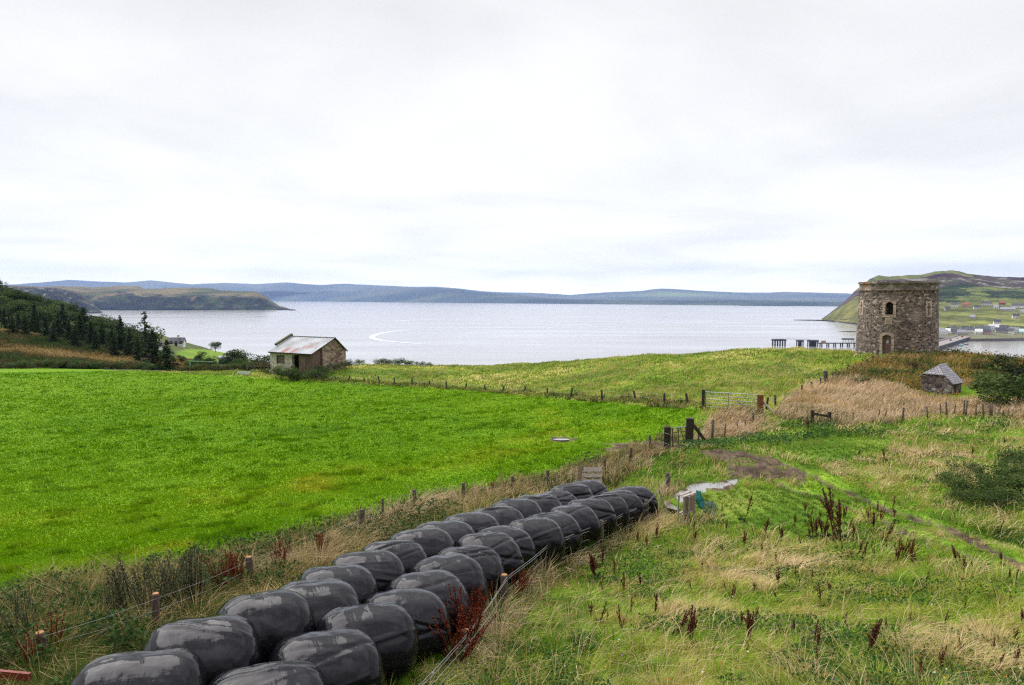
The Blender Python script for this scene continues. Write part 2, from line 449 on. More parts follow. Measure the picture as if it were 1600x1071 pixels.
# ------------------------------------------------------------------ ground colours (albedo of turf / soil / straw litter)
def pal(stops, t):
    t = np.clip(t, 0, 1); xs = [s[0] for s in stops]
    return np.stack([np.interp(t, xs, [s[1][k] for s in stops]) for k in range(3)], -1)

FIELDP = [(0, (0.054,0.151,0.002)), (0.35, (0.121,0.254,0.002)), (0.65, (0.162,0.286,0.003)), (1, (0.270,0.292,0.013))]
MEADP = [(0, (0.035,0.077,0.007)), (0.2, (0.118,0.236,0.013)), (0.42, (0.224,0.372,0.026)), (0.62, (0.342,0.366,0.053)), (0.8, (0.496,0.389,0.165)), (1, (0.732,0.543,0.354))]
LAWNP = [(0, (0.058,0.143,0.010)), (0.4, (0.117,0.215,0.016)), (0.75, (0.195,0.280,0.033)), (1, (0.286,0.312,0.065))]
ROUGHP = [(0, (0.063,0.115,0.014)), (0.3, (0.161,0.265,0.023)), (0.55, (0.310,0.368,0.052)), (0.78, (0.483,0.414,0.138)), (1, (0.598,0.437,0.253))]
STRAWP = [(0, (0.08,0.10,0.025)), (0.2, (0.22,0.19,0.075)), (0.45, (0.40,0.295,0.17)), (0.7, (0.52,0.385,0.24)), (1, (0.62,0.46,0.30))]
VERGEP = [(0, (0.030,0.060,0.010)), (0.3, (0.084,0.138,0.017)), (0.5, (0.180,0.180,0.042)), (0.75, (0.360,0.258,0.114)), (1, (0.528,0.372,0.204))]
BRACKP = [(0, (0.060,0.090,0.017)), (0.35, (0.144,0.156,0.026)), (0.6, (0.240,0.174,0.048)), (0.8, (0.324,0.180,0.066)), (1, (0.480,0.348,0.168))]
HEATHP = [(0, (0.044,0.075,0.017)), (0.3, (0.069,0.100,0.025)), (0.5, (0.137,0.094,0.050)), (0.7, (0.250,0.175,0.050)), (1, (0.374,0.275,0.125))]
MUDP = [(0, (0.05,0.032,0.026)), (0.4, (0.11,0.074,0.058)), (0.58, (0.16,0.115,0.075)), (0.72, (0.13,0.14,0.03)), (1, (0.12,0.19,0.025))]


def patch(x, y, seed, s=0.25): return np.clip((fbm(x * s, y * s, seed, 4) - 0.5) * 2.2 + 0.5, 0, 1)

def field_tone(x, y, px, py):
    t = patch(x, y, 31, 0.12) * 0.22 + patch(x, y, 33, 0.6) * 0.16 + 0.2
    # worn yellow lanes running across the field and by the gateway
    for line, w, a in (([(-100,830),(150,815),(330,790),(500,770)], 34, 0.28), ([(850,655),(880,690),(700,722),(480,752)], 24, 0.26), ([(730,640),(900,660),(1000,672)], 14, 0.22), ([(-100,905),(100,885),(300,850)], 8, 0.3)):
        t = t + a * np.exp(-(segdist(px, py, line) / w) ** 2) * (0.5 + patch(x, y, 37, 0.5))
    return t

def ground_col(x, y, Zt, px, py, r):
    c = pal(MEADP, 0.02 + patch(x, y, 41, 0.35) * 0.25)  # meadow soil kept dark to paint shade between the grass blades
    def put(m, v):
        c[m] = v[m]
    put(Zt['far'], pal([(0, (0.03,0.05,0.012)), (0.5, (0.06,0.085,0.02)), (1, (0.1,0.11,0.035))], patch(x, y, 43, 0.06)))
    put(Zt['left'], pal(HEATHP, patch(x, y, 45, 0.09)))
    green = inpoly(px, py, [(272,556),(280,548),(300,545),(355,550),(362,558),(355,566),(310,562)]) & (r > 180)
    put(green, pal(LAWNP, 0.4 + 0.3 * patch(x, y, 47, 0.1)))
    put(Zt['rough'], pal(ROUGHP, patch(x, y, 49, 0.16) * 0.8))
    put(Zt['brack'], pal(BRACKP, patch(x, y, 51, 0.3)))
    put(Zt['straw'], pal(STRAWP, patch(x, y, 53, 0.4) * 0.6))
    put(Zt['verge'], pal(VERGEP, patch(x, y, 55, 0.5) * 0.6))
    put(Zt['lawn'], pal(LAWNP, patch(x, y, 57, 0.4)))
    put(Zt['trackg'], pal(MEADP, 0.05 + 0.4 * patch(x, y, 58, 0.7)))
    put(Zt['field'], pal(FIELDP, field_tone(x, y, px, py)))
    mm = Zt['mud'] | Zt['rut']
    put(mm, pal(MUDP, patch(x, y, 59, 1.5) * 0.75 + (patch(x, y, 60, 5.0) - 0.5) * 0.5 + 0.05))
    return c

gcol = ground_col(GX, GY, ZN, GPX, GPY, GR).reshape(-1, 3)
gv = np.stack([GX, GY, GZ], -1).reshape(-1, 3)
ii, jj = np.meshgrid(np.arange(NR - 1), np.arange(NA - 1), indexing='ij')
quads = np.stack([ii * NA + jj, ii * NA + jj + 1, (ii + 1) * NA + jj + 1, (ii + 1) * NA + jj], -1).reshape(-1, 4)
fzone = np.zeros((NR - 1, NA - 1), int)                       # 0 meadow 1 field 2 track 3 hillside
cut = lambda a: a[:-1, :-1]
fzone[cut(ZN['far'])] = 3; fzone[cut(ZN['field'])] = 1; fzone[cut(ZN['mud'] | ZN['rut'] | ZN['trackg'])] = 2
fzone = fzone.ravel()
for k, nm in enumerate(('meadow', 'field', 'dirt_track', 'hillside')):
    q = quads[fzone == k][:, ::-1]
    used, inv = np.unique(q.ravel(), return_inverse=True)
    me = np_mesh(nm, gv[used], inv, np.arange(0, len(q) * 4, 4), M['soil'], gcol[used], True)
    setting(link(nm, me))

def flat_sheet(name, poly, z, mat):
    pts = []
    for px, py in poly:
        d = level_d(py, z); p = P(px, py, d); pts.append((p.x, p.y, z))
    o = link(name, raw_mesh(name, pts, [tuple(range(len(pts)))[::-1]], mat))
    if o.data.polygons[0].normal.z < 0: o.data.flip_normals()
    return setting(o)
added_brae()
m, nt, b = newmat('puddle_water')
b.inputs['Base Color'].default_value = (0.33, 0.32, 0.315, 1); b.inputs['Metallic'].default_value = 0.42; b.inputs['Roughness'].default_value = 0.03; b.inputs['IOR'].default_value = 1.33
b.inputs['Specular IOR Level'].default_value = 1.0
nn = noise(nt, coords(nt), 3, 2); bump(nt, nn.outputs['Fac'], b, 0.04, 0.02)
M['puddle'] = m
flat_sheet('puddle', [(1098 + (a - 1098) * 1.12, 771 + (b - 771) * 1.25) for a, b in PUDDLE], PZ, M['puddle'])
flat_sheet('puddle', [(880 + (a - 880) * 0.95, 687 + (b - 687) * 0.6) for a, b in PUDDLE2], PZ2, M['puddle'])
# ------------------------------------------------------------------ sea
m, nt, b = newmat('sea_water')
v = coords(nt, 'Object')
vs = coords(nt, 'Object', (0.0022, 0.011, 1), (0, 0, 0.12))
streak = noise(nt, vs, 1.0, 6, 0.6)
fine = noise(nt, coords(nt, 'Object', (0.05, 0.12, 1)), 1.0, 6, 0.65)
r1 = ramp(nt, [(0.3, (0.24, 0.233, 0.222)), (0.52, (0.285, 0.277, 0.264)), (0.75, (0.38, 0.37, 0.355))])
nt.links.new(streak.outputs['Fac'], r1.inputs[0])
nt.links.new(r1.outputs[0], b.inputs['Base Color'])
b.inputs['Metallic'].default_value = 0.0
r2 = ramp(nt, [(0.3, (0.22,) * 3), (0.7, (0.1,) * 3)])
nt.links.new(streak.outputs['Fac'], r2.inputs[0]); nt.links.new(r2.outputs[0], b.inputs['Roughness'])
b.inputs['IOR'].default_value = 1.5
bump(nt, fine.outputs['Fac'], b, 0.06, 1.2)
M['sea'] = m
sea = raw_mesh('sea', [(-14500, -300, 0), (14500, -300, 0), (14500, 13900, 0), (-14500, 13900, 0)], [(0, 1, 2, 3)], m)
setting(link('sea', sea))

# the pale curl of current drawn on the bay: a thin calm slick lying on the water
def slick(name, pts, w):
    L = [P(px, py, sea_d(py)) for px, py in pts]
    # dense smooth line
    T = np.linspace(0, 1, len(L)); t = np.linspace(0, 1, 60)
    xs = np.interp(t, T, [p.x for p in L]); ys = np.interp(t, T, [p.y for p in L])
    k = np.ones(7) / 7
    xs2 = np.convolve(np.pad(xs, 3, 'edge'), k, 'valid'); ys2 = np.convolve(np.pad(ys, 3, 'edge'), k, 'valid')
    dx = np.gradient(xs2); dy = np.gradient(ys2); l = np.hypot(dx, dy); nx, ny = -dy / l, dx / l
    ww = w * np.interp(t, [0, 0.12, 0.4, 0.75, 1], [0.05, 0.5, 1, 0.7, 0.05]) * (0.7 + 0.6 * vnoise(t * 9, t * 0, 5))
    vsx = []; fs = []
    for i in range(60):
        vsx += [(xs2[i] + nx[i] * ww[i], ys2[i] + ny[i] * ww[i], 0.12), (xs2[i] - nx[i] * ww[i], ys2[i] - ny[i] * ww[i], 0.12)]
        if i: fs.append((2 * i - 2, 2 * i - 1, 2 * i + 1, 2 * i))
    me = raw_mesh(name, vsx, fs, M['slick'])
    if me.polygons[0].normal.z < 0: me.flip_normals()
    setting(link(name, me))
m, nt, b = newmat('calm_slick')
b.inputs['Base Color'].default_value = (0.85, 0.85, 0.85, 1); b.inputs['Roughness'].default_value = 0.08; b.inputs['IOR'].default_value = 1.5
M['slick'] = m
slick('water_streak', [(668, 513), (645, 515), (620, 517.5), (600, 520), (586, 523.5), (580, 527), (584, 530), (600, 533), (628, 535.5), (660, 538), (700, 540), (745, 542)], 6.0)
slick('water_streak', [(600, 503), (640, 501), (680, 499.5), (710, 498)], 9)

# ------------------------------------------------------------------ far land
def strip(name, cols, ncol, nrow, amp, colfn, scale=1.0, seed=0, smooth=True, mat=None, floor=-1.5):
    """land surface from profile columns: each column lists (py, depth) from the shore up over the crest and down behind"""
    xs = [c[0] for c in cols]; K = len(cols[0][1])
    T = np.linspace(xs[0], xs[-1], ncol)
    kk = np.linspace(0, K - 1, nrow)
    py = np.zeros((K, ncol)); dd = np.zeros((K, ncol))
    for k in range(K):
        pk = [c[1][k][0] for c in cols]; dk = [c[1][k][1] if c[1][k][1] else sea_d(c[1][k][0]) for c in cols]
        py[k] = np.interp(T, xs, pk); dd[k] = np.interp(T, xs, dk)
    PY = np.stack([np.interp(kk, range(K), py[:, j]) for j in range(ncol)], 1)
    DD = np.stack([np.interp(kk, range(K), dd[:, j]) for j in range(ncol)], 1)
    PX = np.repeat(T[None, :], nrow, 0); KK = np.repeat(kk[:, None], ncol, 1)
    u = -(PY - CY) / F; q = DD / (CT + u * ST)
    X = (PX - CX) / F * q; Y = DD; Zz = CAMZ + (-ST + u * CT) * q
    n = fbm(X / (120 * scale), Y / (120 * scale), seed, 5) - 0.5
    n2 = fbm(X / (30 * scale), Y / (30 * scale), seed + 5, 4) - 0.5
    w = sstep(0, 0.7, KK)
    Zz = Zz + (n * amp + n2 * amp * 0.35) * w
    Zz = np.where(KK <= 0.01, -1.0, Zz); Zz = np.maximum(Zz, floor)
    c = colfn(PX, PY, KK, X, Y, Zz)
    vv = np.stack([X, Y, Zz], -1).reshape(-1, 3)
    a, b2 = np.meshgrid(np.arange(nrow - 1), np.arange(ncol - 1), indexing='ij')
    qd = np.stack([a * ncol + b2, a * ncol + b2 + 1, (a + 1) * ncol + b2 + 1, (a + 1) * ncol + b2], -1).reshape(-1, 4)
    me = np_mesh(name, vv, qd.ravel(), np.arange(0, qd.size, 4), mat or M['hill'], c.reshape(-1, 3), smooth)
    return setting(link(name, me))

# the long range across the water, two ridges; haze blue mixed into its colour
back = [(-150,447),(25,444),(60,441),(105,438),(150,440),(200,441),(235,438),(270,441),(300,444),(350,442),(400,444),(440,441),(455,441),(470,443),(500,445),(540,443),(600,446),(640,448),(680,448),(720,451),(750,455),(780,457),(830,458),(870,460),(890,461.5),(920,459),(960,456),(1000,455),(1020,452),(1035,450.5),(1060,452),(1100,455),(1150,457),(1200,457),(1225,455.5),(1270,457),(1330,459),(1420,460),(1700,461)]
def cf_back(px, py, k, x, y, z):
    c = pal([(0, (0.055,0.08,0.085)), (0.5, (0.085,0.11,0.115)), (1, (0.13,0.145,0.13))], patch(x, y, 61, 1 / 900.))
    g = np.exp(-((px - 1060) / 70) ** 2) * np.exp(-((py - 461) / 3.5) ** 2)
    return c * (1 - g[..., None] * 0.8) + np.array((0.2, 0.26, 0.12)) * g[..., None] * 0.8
strip('hills', [(x, [(470.2 + max(x - 430, -60) * 0.0095, None), (468.5 + max(x - 430, -60) * 0.0085, sea_d(470.2 + max(x - 430, -60) * 0.0095) + 250), ((y + 469) / 2 + 1, 11600), (y, 12600), (y + 6, 13600)]) for x, y in back], 420, 40, 26, cf_back, 8, 71)
front = [(-150,452),(100,450),(170,447),(225,446),(260,449),(300,452),(400,451),(450,453),(550,455),(600,453),(650,450),(690,450),(720,452),(745,456),(790,460),(830,463),(860,466),(900,468),(1000,469.5),(1080,470),(1200,471),(1300,473),(1345,475)]
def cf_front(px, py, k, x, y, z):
    return pal([(0, (0.03,0.05,0.06)), (0.5, (0.05,0.075,0.08)), (1, (0.09,0.11,0.09))], patch(x, y, 63, 1 / 500.))  # front ridge colour also carries some blue of the haze
strip('hills', [(x, [(471 + max(x - 430, -60) * 0.0092, None), (470 + max(x - 430, -60) * 0.0086, sea_d(471 + max(x - 430, -60) * 0.0092) + 120), ((y + 470) / 2, sea_d(471 + max(x - 430, -60) * 0.0092) * 1.1), (y, sea_d(471 + max(x - 430, -60) * 0.0092) * 1.2), (y + 8, sea_d(471 + max(x - 430, -60) * 0.0092) * 1.25)]) for x, y in front], 380, 30, 14, cf_front, 4, 73)
strip('skerry', [(1155, [(477.6, None), (477.2, 5150), (477.4, 5300)]), (1190, [(477.8, None), (476.6, 5100), (477.3, 5300)]), (1235, [(478, None), (477.6, 4900), (477.9, 5000)])], 30, 6, 1, cf_front, 2, 75)

# brown-topped peninsula with dark sea cliffs
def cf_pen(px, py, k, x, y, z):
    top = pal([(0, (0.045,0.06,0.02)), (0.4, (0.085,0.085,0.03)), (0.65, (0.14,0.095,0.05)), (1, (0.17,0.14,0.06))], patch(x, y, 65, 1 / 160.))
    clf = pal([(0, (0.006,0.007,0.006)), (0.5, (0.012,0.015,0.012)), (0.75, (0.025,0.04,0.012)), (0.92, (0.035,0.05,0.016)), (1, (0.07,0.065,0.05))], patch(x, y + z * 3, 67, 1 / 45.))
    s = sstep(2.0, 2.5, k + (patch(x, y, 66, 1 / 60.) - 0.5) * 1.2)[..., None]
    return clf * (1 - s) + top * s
pen = [(20,484.8,452,447.5,446.5),(60,484.8,466,452,448),(120,484.8,466,455,448),(150,484.8,467,456,449),(190,484.8,464,455,447),(215,484.8,463,455,447.5),(225,484.8,465,458,452),(245,484.8,464,456,451),(270,484.8,464,456,449.5),(300,484.8,465,456,449),(330,485,464,457,450.5),(345,485,463,458,454),(370,485,462.5,459,455.5),(395,485,463,459,455.5),(405,485,465,461,458),(416,485,470,466,464),(425,485,476,473,471),(438,485,481,480,479),(448,485,483,482.4,482),(455,485,484.5,484.2,484)]
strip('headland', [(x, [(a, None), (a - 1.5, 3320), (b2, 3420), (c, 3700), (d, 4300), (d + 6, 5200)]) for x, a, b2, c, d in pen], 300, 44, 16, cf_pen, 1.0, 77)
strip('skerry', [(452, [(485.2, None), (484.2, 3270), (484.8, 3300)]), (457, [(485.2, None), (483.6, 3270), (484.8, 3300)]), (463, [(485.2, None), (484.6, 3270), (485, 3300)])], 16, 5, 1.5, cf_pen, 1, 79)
# nearer dark cliff on the left
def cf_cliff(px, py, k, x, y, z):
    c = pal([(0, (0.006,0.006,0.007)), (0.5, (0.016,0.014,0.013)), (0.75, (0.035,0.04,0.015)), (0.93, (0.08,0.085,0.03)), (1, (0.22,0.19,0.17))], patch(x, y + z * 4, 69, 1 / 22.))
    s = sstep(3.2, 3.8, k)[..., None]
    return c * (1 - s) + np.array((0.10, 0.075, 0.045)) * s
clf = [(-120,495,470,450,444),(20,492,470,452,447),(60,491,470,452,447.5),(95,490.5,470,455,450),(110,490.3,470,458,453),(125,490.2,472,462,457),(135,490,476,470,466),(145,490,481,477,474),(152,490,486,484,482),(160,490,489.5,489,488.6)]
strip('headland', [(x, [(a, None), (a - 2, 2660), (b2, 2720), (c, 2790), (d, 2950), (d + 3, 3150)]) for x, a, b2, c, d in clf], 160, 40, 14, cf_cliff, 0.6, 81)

# green hill and village slope on the right
RH = [(1283, [(500,0),(499.8,1895),(499.6,1900),(499.3,1905),(499,1910),(498.6,1920),(498.4,1930),(499,2000)]),
 (1310, [(503.4,0),(499,1765),(492,1790),(487,1830),(483,1860),(480.5,1885),(479,1900),(484,2050)]),
 (1328, [(506,0),(498,1680),(489,1710),(481,1760),(473,1820),(467,1870),(464,1905),(470,2100)]),
 (1335, [(507,0),(498,1640),(488,1690),(478,1750),(468,1810),(460,1870),(456,1920),(463,2100)]),
 (1345, [(508.5,0),(500,1560),(490,1610),(479,1690),(467,1790),(456,1880),(449,1950),(460,2200)]),
 (1358, [(511,0),(503,1450),(494,1510),(482,1600),(467,1740),(452,1890),(437,1980),(450,2300)]),
 (1373, [(514,0),(507,1330),(497,1420),(482,1560),(464,1740),(447,1900),(431.5,2020),(445,2400)]),
 (1390, [(519,0),(511,1220),(498,1360),(481,1540),(462,1740),(445,1900),(433.5,2040),(445,2400)]),
 (1440, [(530,0),(514,1100),(497,1230),(479,1400),(458,1700),(441,1950),(430,2100),(440,2500)]),
 (1462, [(532,0),(514,1080),(497,1200),(479,1380),(458,1690),(438,1950),(423.5,2150),(435,2600)]),
 (1488, [(533,0),(514,1070),(497,1190),(479,1370),(457,1680),(435,1960),(422,2150),(435,2600)]),
 (1500, [(533.5,0),(514,1060),(497,1185),(479,1365),(457,1680),(436,1960),(424.5,2150),(436,2600)]),
 (1512, [(534,0),(514,1055),(497,1180),(479,1360),(457,1680),(438,1970),(429,2170),(438,2600)]),
 (1560, [(534,0),(513,1050),(496,1180),(478,1360),(457,1700),(442,2000),(434,2250),(440,2700)]),
 (1600, [(533,0),(512,1050),(495,1180),(477,1360),(455,1720),(441,2050),(432.5,2300),(440,2700)]),
 (1700, [(532,0),(510,1050),(493,1180),(475,1360),(452,1740),(436,2100),(424,2400),(434,2800)]),
 (1850, [(531,0),(508,1050),(490,1180),(470,1360),(446,1760),(428,2150),(412,2450),(424,2800)])]
def cf_vill(px, py, k, x, y, z):
    n = patch(x, y, 83, 1 / 130.); n2 = patch(x, y, 85, 1 / 40.); k2 = k + (n - 0.5) * 0.9
    lines = 0.5 + 0.5 * np.sin(z * 0.55 + x * 0.02 + 3 * n)
    fieldc = pal([(0, (0.075,0.08,0.03)), (0.35, (0.13,0.145,0.04)), (0.7, (0.2,0.2,0.065)), (1, (0.21,0.165,0.085))], 0.6 * n + 0.35 * lines)
    dark = pal([(0, (0.010,0.02,0.010)), (0.6, (0.022,0.038,0.015)), (1, (0.07,0.09,0.025))], n2)
    heath = pal([(0, (0.03,0.017,0.025)), (0.5, (0.065,0.036,0.045)), (0.8, (0.06,0.065,0.025)), (1, (0.2,0.18,0.16))], n2)
    cap = pal([(0, (0.1,0.115,0.035)), (1, (0.17,0.17,0.06))], n2)
    shore = np.broadcast_to(np.array((0.05, 0.043, 0.045)), fieldc.shape)
    c = np.where((k2 > 3.2)[..., None], dark, fieldc)
    gq = np.exp(-((px - 1522 + 60 * (n - .5)) / 22) ** 2) + 0.6 * n2; c = np.where(((gq > 0.75) & (k2 > 3.2) & (k2 < 4.9))[..., None], pal([(0, (0.08,0.10,0.03)), (1, (0.14,0.16,0.045))], n2), c)
    c = np.where((k2 > 4.3)[..., None], heath, c)
    c = np.where(((k > 5.55) & (px > 1350) & (px < 1520))[..., None], cap, c)
    lf = (px < 1352)
    c = np.where((lf & (k > 0.2) & (k < 4.6))[..., None], pal([(0, (0.11,0.12,0.035)), (1, (0.2,0.18,0.06))], n2), c)
    c = np.where((lf & (k >= 4.6 - (n2 - 0.5)))[..., None], pal([(0, (0.05,0.035,0.05)), (1, (0.1,0.075,0.08))], n2), c)
    c = np.where((k < 0.22 + 0.15 * n2)[..., None], shore, c)
    c = c * (0.62 + 0.76 * patch(x, y, 84, 1 / 16.))[..., None]
    vil = (px > 1440) & (k > 0.22) & (k < 0.75)
    c = np.where(vil[..., None], pal([(0, (0.16,0.15,0.13)), (0.5, (0.2,0.2,0.1)), (1, (0.3,0.28,0.24))], n2), c)
    hedge = (np.abs(k - 1.02 - 0.06 * np.sin(px * 0.2)) < 0.055) & (n2 > 0.4)
    c = np.where(hedge[..., None], (0.018, 0.035, 0.016), c)
    return c
vill = strip('village_hillside', RH, 420, 120, 9, cf_vill, 1.0, 87)
_RX = [c[0] for c in RH]
def vill_at(px, py):
    """point on the village slope under a photograph pixel"""
    pk = [np.interp(px, _RX, [c[1][k][0] for c in RH]) for k in range(7)]
    dk = [np.interp(px, _RX, [c[1][k][1] or sea_d(c[1][k][0]) for c in RH]) for k in range(7)]
    d = np.interp(-py, [-q for q in pk], dk)
    return P(px, py, float(d))
strip('skerry', [(1240, [(500.6, None), (500, 1865), (500.3, 1885)]), (1255, [(501.3, None), (499.3, 1860), (500.5, 1900)]), (1275, [(502, None), (499.6, 1850), (500.3, 1900)]), (1290, [(503, None), (500, 1850), (500.5, 1900)]), (1340, [(508.5, None), (505, 1590), (506, 1700)])], 60, 6, 1.0, cf_cliff, 0.5, 89)
strip('shingle_spit', [(1310, [(518.4, None), (518, 1240), (518, 1245)]), (1325, [(519.8, None), (517.6, 1240), (518, 1260)]), (1400, [(523, None), (518.5, 1200), (519, 1260)])], 30, 6, 0.3, cf_cliff, 0.4, 91)
# ------------------------------------------------------------------ masonry
def stone_mat(name, stops, scale, mortar, mfac=0.7, edge=0.06, patchpos=None):
    m, nt, b = newmat(name)
    v0 = coords(nt, 'Object', scale)
    wob = noise(nt, v0, 1.3, 3)
    vv = N(nt, 'ShaderNodeVectorMath', operation='ADD'); nt.links.new(v0, vv.inputs[0])
    sc = N(nt, 'ShaderNodeVectorMath', operation='SCALE', i={3: 0.55}); nt.links.new(wob.outputs['Color'], sc.inputs[0]); nt.links.new(sc.outputs[0], vv.inputs[1])
    vo = N(nt, 'ShaderNodeTexVoronoi', i={'Scale': 1.0}); nt.links.new(vv.outputs[0], vo.inputs['Vector'])
    ve = N(nt, 'ShaderNodeTexVoronoi', feature='DISTANCE_TO_EDGE', i={'Scale': 1.0}); nt.links.new(vv.outputs[0], ve.inputs['Vector'])
    sp = N(nt, 'ShaderNodeSeparateColor'); nt.links.new(vo.outputs['Color'], sp.inputs[0])
    r = ramp(nt, stops); nt.links.new(sp.outputs[0], r.inputs[0])
    grain = noise(nt, coords(nt, 'Object'), 9, 6, 0.7)
    rg = ramp(nt, [(0.3, (0.6,) * 3), (0.7, (1.35,) * 3)]); nt.links.new(grain.outputs['Fac'], rg.inputs[0])
    c = mixc(nt, 1.0, r.outputs[0], rg.outputs[0], 'MULTIPLY')
    big = noise(nt, coords(nt, 'Object'), 0.55, 4)
    rb = ramp(nt, [(0.35, (0,) * 3), (0.62, (mfac,) * 3)]); nt.links.new(big.outputs['Fac'], rb.inputs[0])
    re = ramp(nt, [(0.0, (1,) * 3), (edge, (0,) * 3)]); nt.links.new(ve.outputs['Distance'], re.inputs[0])
    mm = N(nt, 'ShaderNodeMath', operation='MULTIPLY'); nt.links.new(rb.outputs[0], mm.inputs[0]); nt.links.new(re.outputs[0], mm.inputs[1])
    c = mixc(nt, mm.outputs[0], c, mortar)
    lich = noise(nt, coords(nt, 'Object'), 2.2, 5, 0.7); rl = ramp(nt, [(0.58, (0,) * 3), (0.68, (0.55,) * 3)]); nt.links.new(lich.outputs['Fac'], rl.inputs[0])
    c = mixc(nt, rl.outputs[0], c, (0.3, 0.27, 0.24))
    if patchpos:                      # a bare patch of old render with a ragged edge
        for pp, rad, pc in patchpos:
            d = N(nt, 'ShaderNodeVectorMath', operation='DISTANCE'); nt.links.new(coords(nt, 'Object'), d.inputs[0]); d.inputs[1].default_value = pp
            ad = N(nt, 'ShaderNodeMath', operation='MULTIPLY_ADD', i={1: 1.6}); nt.links.new(lich.outputs['Fac'], ad.inputs[0]); nt.links.new(d.outputs['Value'], ad.inputs[2])
            rp = ramp(nt, [(0.0, (0.85,) * 3), (1.0, (0,) * 3)]); mr = N(nt, 'ShaderNodeMapRange', i={1: rad, 2: rad + 0.9}); nt.links.new(ad.outputs[0], mr.inputs[0])
            nt.links.new(mr.outputs[0], rp.inputs[0]); c = mixc(nt, rp.outputs[0], c, pc)
    nt.links.new(c, b.inputs['Base Color']); b.inputs['Roughness'].default_value = 0.9
    b.inputs['Specular IOR Level'].default_value = 0.2
    h = N(nt, 'ShaderNodeMath', operation='MINIMUM', i={1: 0.15}); nt.links.new(ve.outputs['Distance'], h.inputs[0])
    bump(nt, h.outputs[0], b, 0.8, 0.25)
    return m

TB = P(1400.0, 552, 78.5); TR0, TR1 = 4.12, 3.84
tz = TB.z - 0.35
TOPZ = P(1400, 441, 78.5).z
TH_ = TOPZ - tz
toc = math.atan2(-TB.x, -TB.y)               # azimuth from tower to camera
def taz(a): return toc - a                    # a>0 : to the right as seen
def tp(a, z, r): w = taz(a); return Vector((math.sin(w) * r, math.cos(w) * r, z))
pa = tp(0.45, TH_ * 0.55, 3.96)
M['tower'] = stone_mat('tower_rubble', [(0, (0.052,0.034,0.033)), (0.25, (0.135,0.092,0.085)), (0.5, (0.245,0.178,0.16)), (0.75, (0.085,0.062,0.06)), (0.92, (0.40,0.31,0.275)), (1, (0.6,0.51,0.46))], (3.2, 3.2, 5.4), (0.5, 0.43, 0.38), 0.95, 0.11, [(tuple(pa), 0.9, (0.4, 0.34, 0.31))])
tower = thing('stone_tower', (TB.x, TB.y, tz), 'round rubble stone tower with arched window and plank door above the bay', 'tower')
def trad(z): return TR0 + (TR1 - TR0) * z / TH_
# openings: (angle, z0, z1, halfwidth, arch)
DA, WA = -0.225, -0.2
OPEN = [(DA, 0.35, 2.55, 0.44, 0.2), (WA, TH_ * 0.572, TH_ * 0.572 + 1.35, 0.38, 0.25)]
na, nz = 300, 84
def wall_mesh():
    mb = MB(); zs = np.linspace(0, TH_ - 0.95, nz + 1); an = np.linspace(-PI, PI, na + 1)
    op = np.zeros((nz, na), bool)
    for i in range(nz):
        zc = (zs[i] + zs[i + 1]) / 2; rr = trad(zc)
        for j in range(na):
            ac = (an[j] + an[j + 1]) / 2
            for a, z0, z1, hw, arch in OPEN:
                s = (ac - a) * rr
                if abs(s) < hw and z0 < zc < z1 - arch * (s / hw) ** 2: op[i, j] = True
    vs = []; fs = []
    idx = lambda i, j, q: (i * na + (j % na)) * 2 + q
    for i in range(nz + 1):
        for j in range(na):
            rr = trad(zs[i]) + 0.03 * (vnoise(np.array(j * 0.9), np.array(i * 1.1), 3) - 0.5)
            vs += [tp(an[j], zs[i], float(rr)), tp(an[j], zs[i], float(rr) - 0.75)]
    for i in range(nz):
        for j in range(na):
            if op[i, j]:
                for di, dj, e in ((0, -1, ((i, j), (i + 1, j))), (0, 1, ((i, j + 1), (i + 1, j + 1))), (-1, 0, ((i, j), (i, j + 1))), (1, 0, ((i + 1, j), (i + 1, j + 1)))):
                    if not op[min(max(i + di, 0), nz - 1), (j + dj) % na]:
                        a, b2 = e; fs.append((idx(*a, 0), idx(*b2, 0), idx(*b2, 1), idx(*a, 1)))
            else:
                fs.append((idx(i, j, 0), idx(i, j + 1, 0), idx(i + 1, j + 1, 0), idx(i + 1, j, 0)))
                fs.append((idx(i, j, 1), idx(i + 1, j, 1), idx(i + 1, j + 1, 1), idx(i, j + 1, 1)))
    mb.add(vs, fs); return mb
link('wall', wall_mesh().mesh('wall', M['tower']), tower)
def ring(z0, z1, ro, ri, n=120, jit=0.0):
    mb = MB(); vs = []; fs = []
    for j in range(n):
        a = 2 * PI * j / n; e = jit * (random.random() - 0.5)
        for r, z in ((ro, z0), (ro, z1 + e), (ri, z1 + e), (ri, z0)): vs.append(tp(a, z, r))
    for j in range(n):
        k = (j + 1) % n
        for q in range(4): fs.append((j * 4 + q, k * 4 + q, k * 4 + (q + 1) % 4, j * 4 + (q + 1) % 4))
    mb.add(vs, fs); return mb
M['parapet'] = stone_mat('parapet_stone', [(0, (0.16,0.12,0.11)), (0.4, (0.22,0.17,0.15)), (0.8, (0.31,0.25,0.22)), (1, (0.5,0.43,0.39))], (2.2, 2.2, 3.0), (0.3, 0.26, 0.23), 0.6, 0.05,
                         [(tuple(tp(-0.95, TH_, 3.9)), 0.9, (0.33, 0.13, 0.035))])
z1 = TH_ - 0.95
link('string_course', ring(z1, z1 + 0.18, TR1 + 0.2, TR1 - 0.7).mesh('string_course', M['parapet']), tower)
link('parapet', ring(z1 + 0.182, TH_ - 0.22, TR1 + 0.045, TR1 - 0.6).mesh('parapet', M['parapet']), tower)
link('coping', ring(TH_ - 0.218, TH_, TR1 + 0.2, TR1 - 0.66, 120, 0.05).mesh('coping', M['parapet']), tower)
link('roof_deck', ring(z1 - 0.1, z1 - 0.02, TR1 - 0.72, 0.05, 60).mesh('roof_deck', M['slate']), tower)
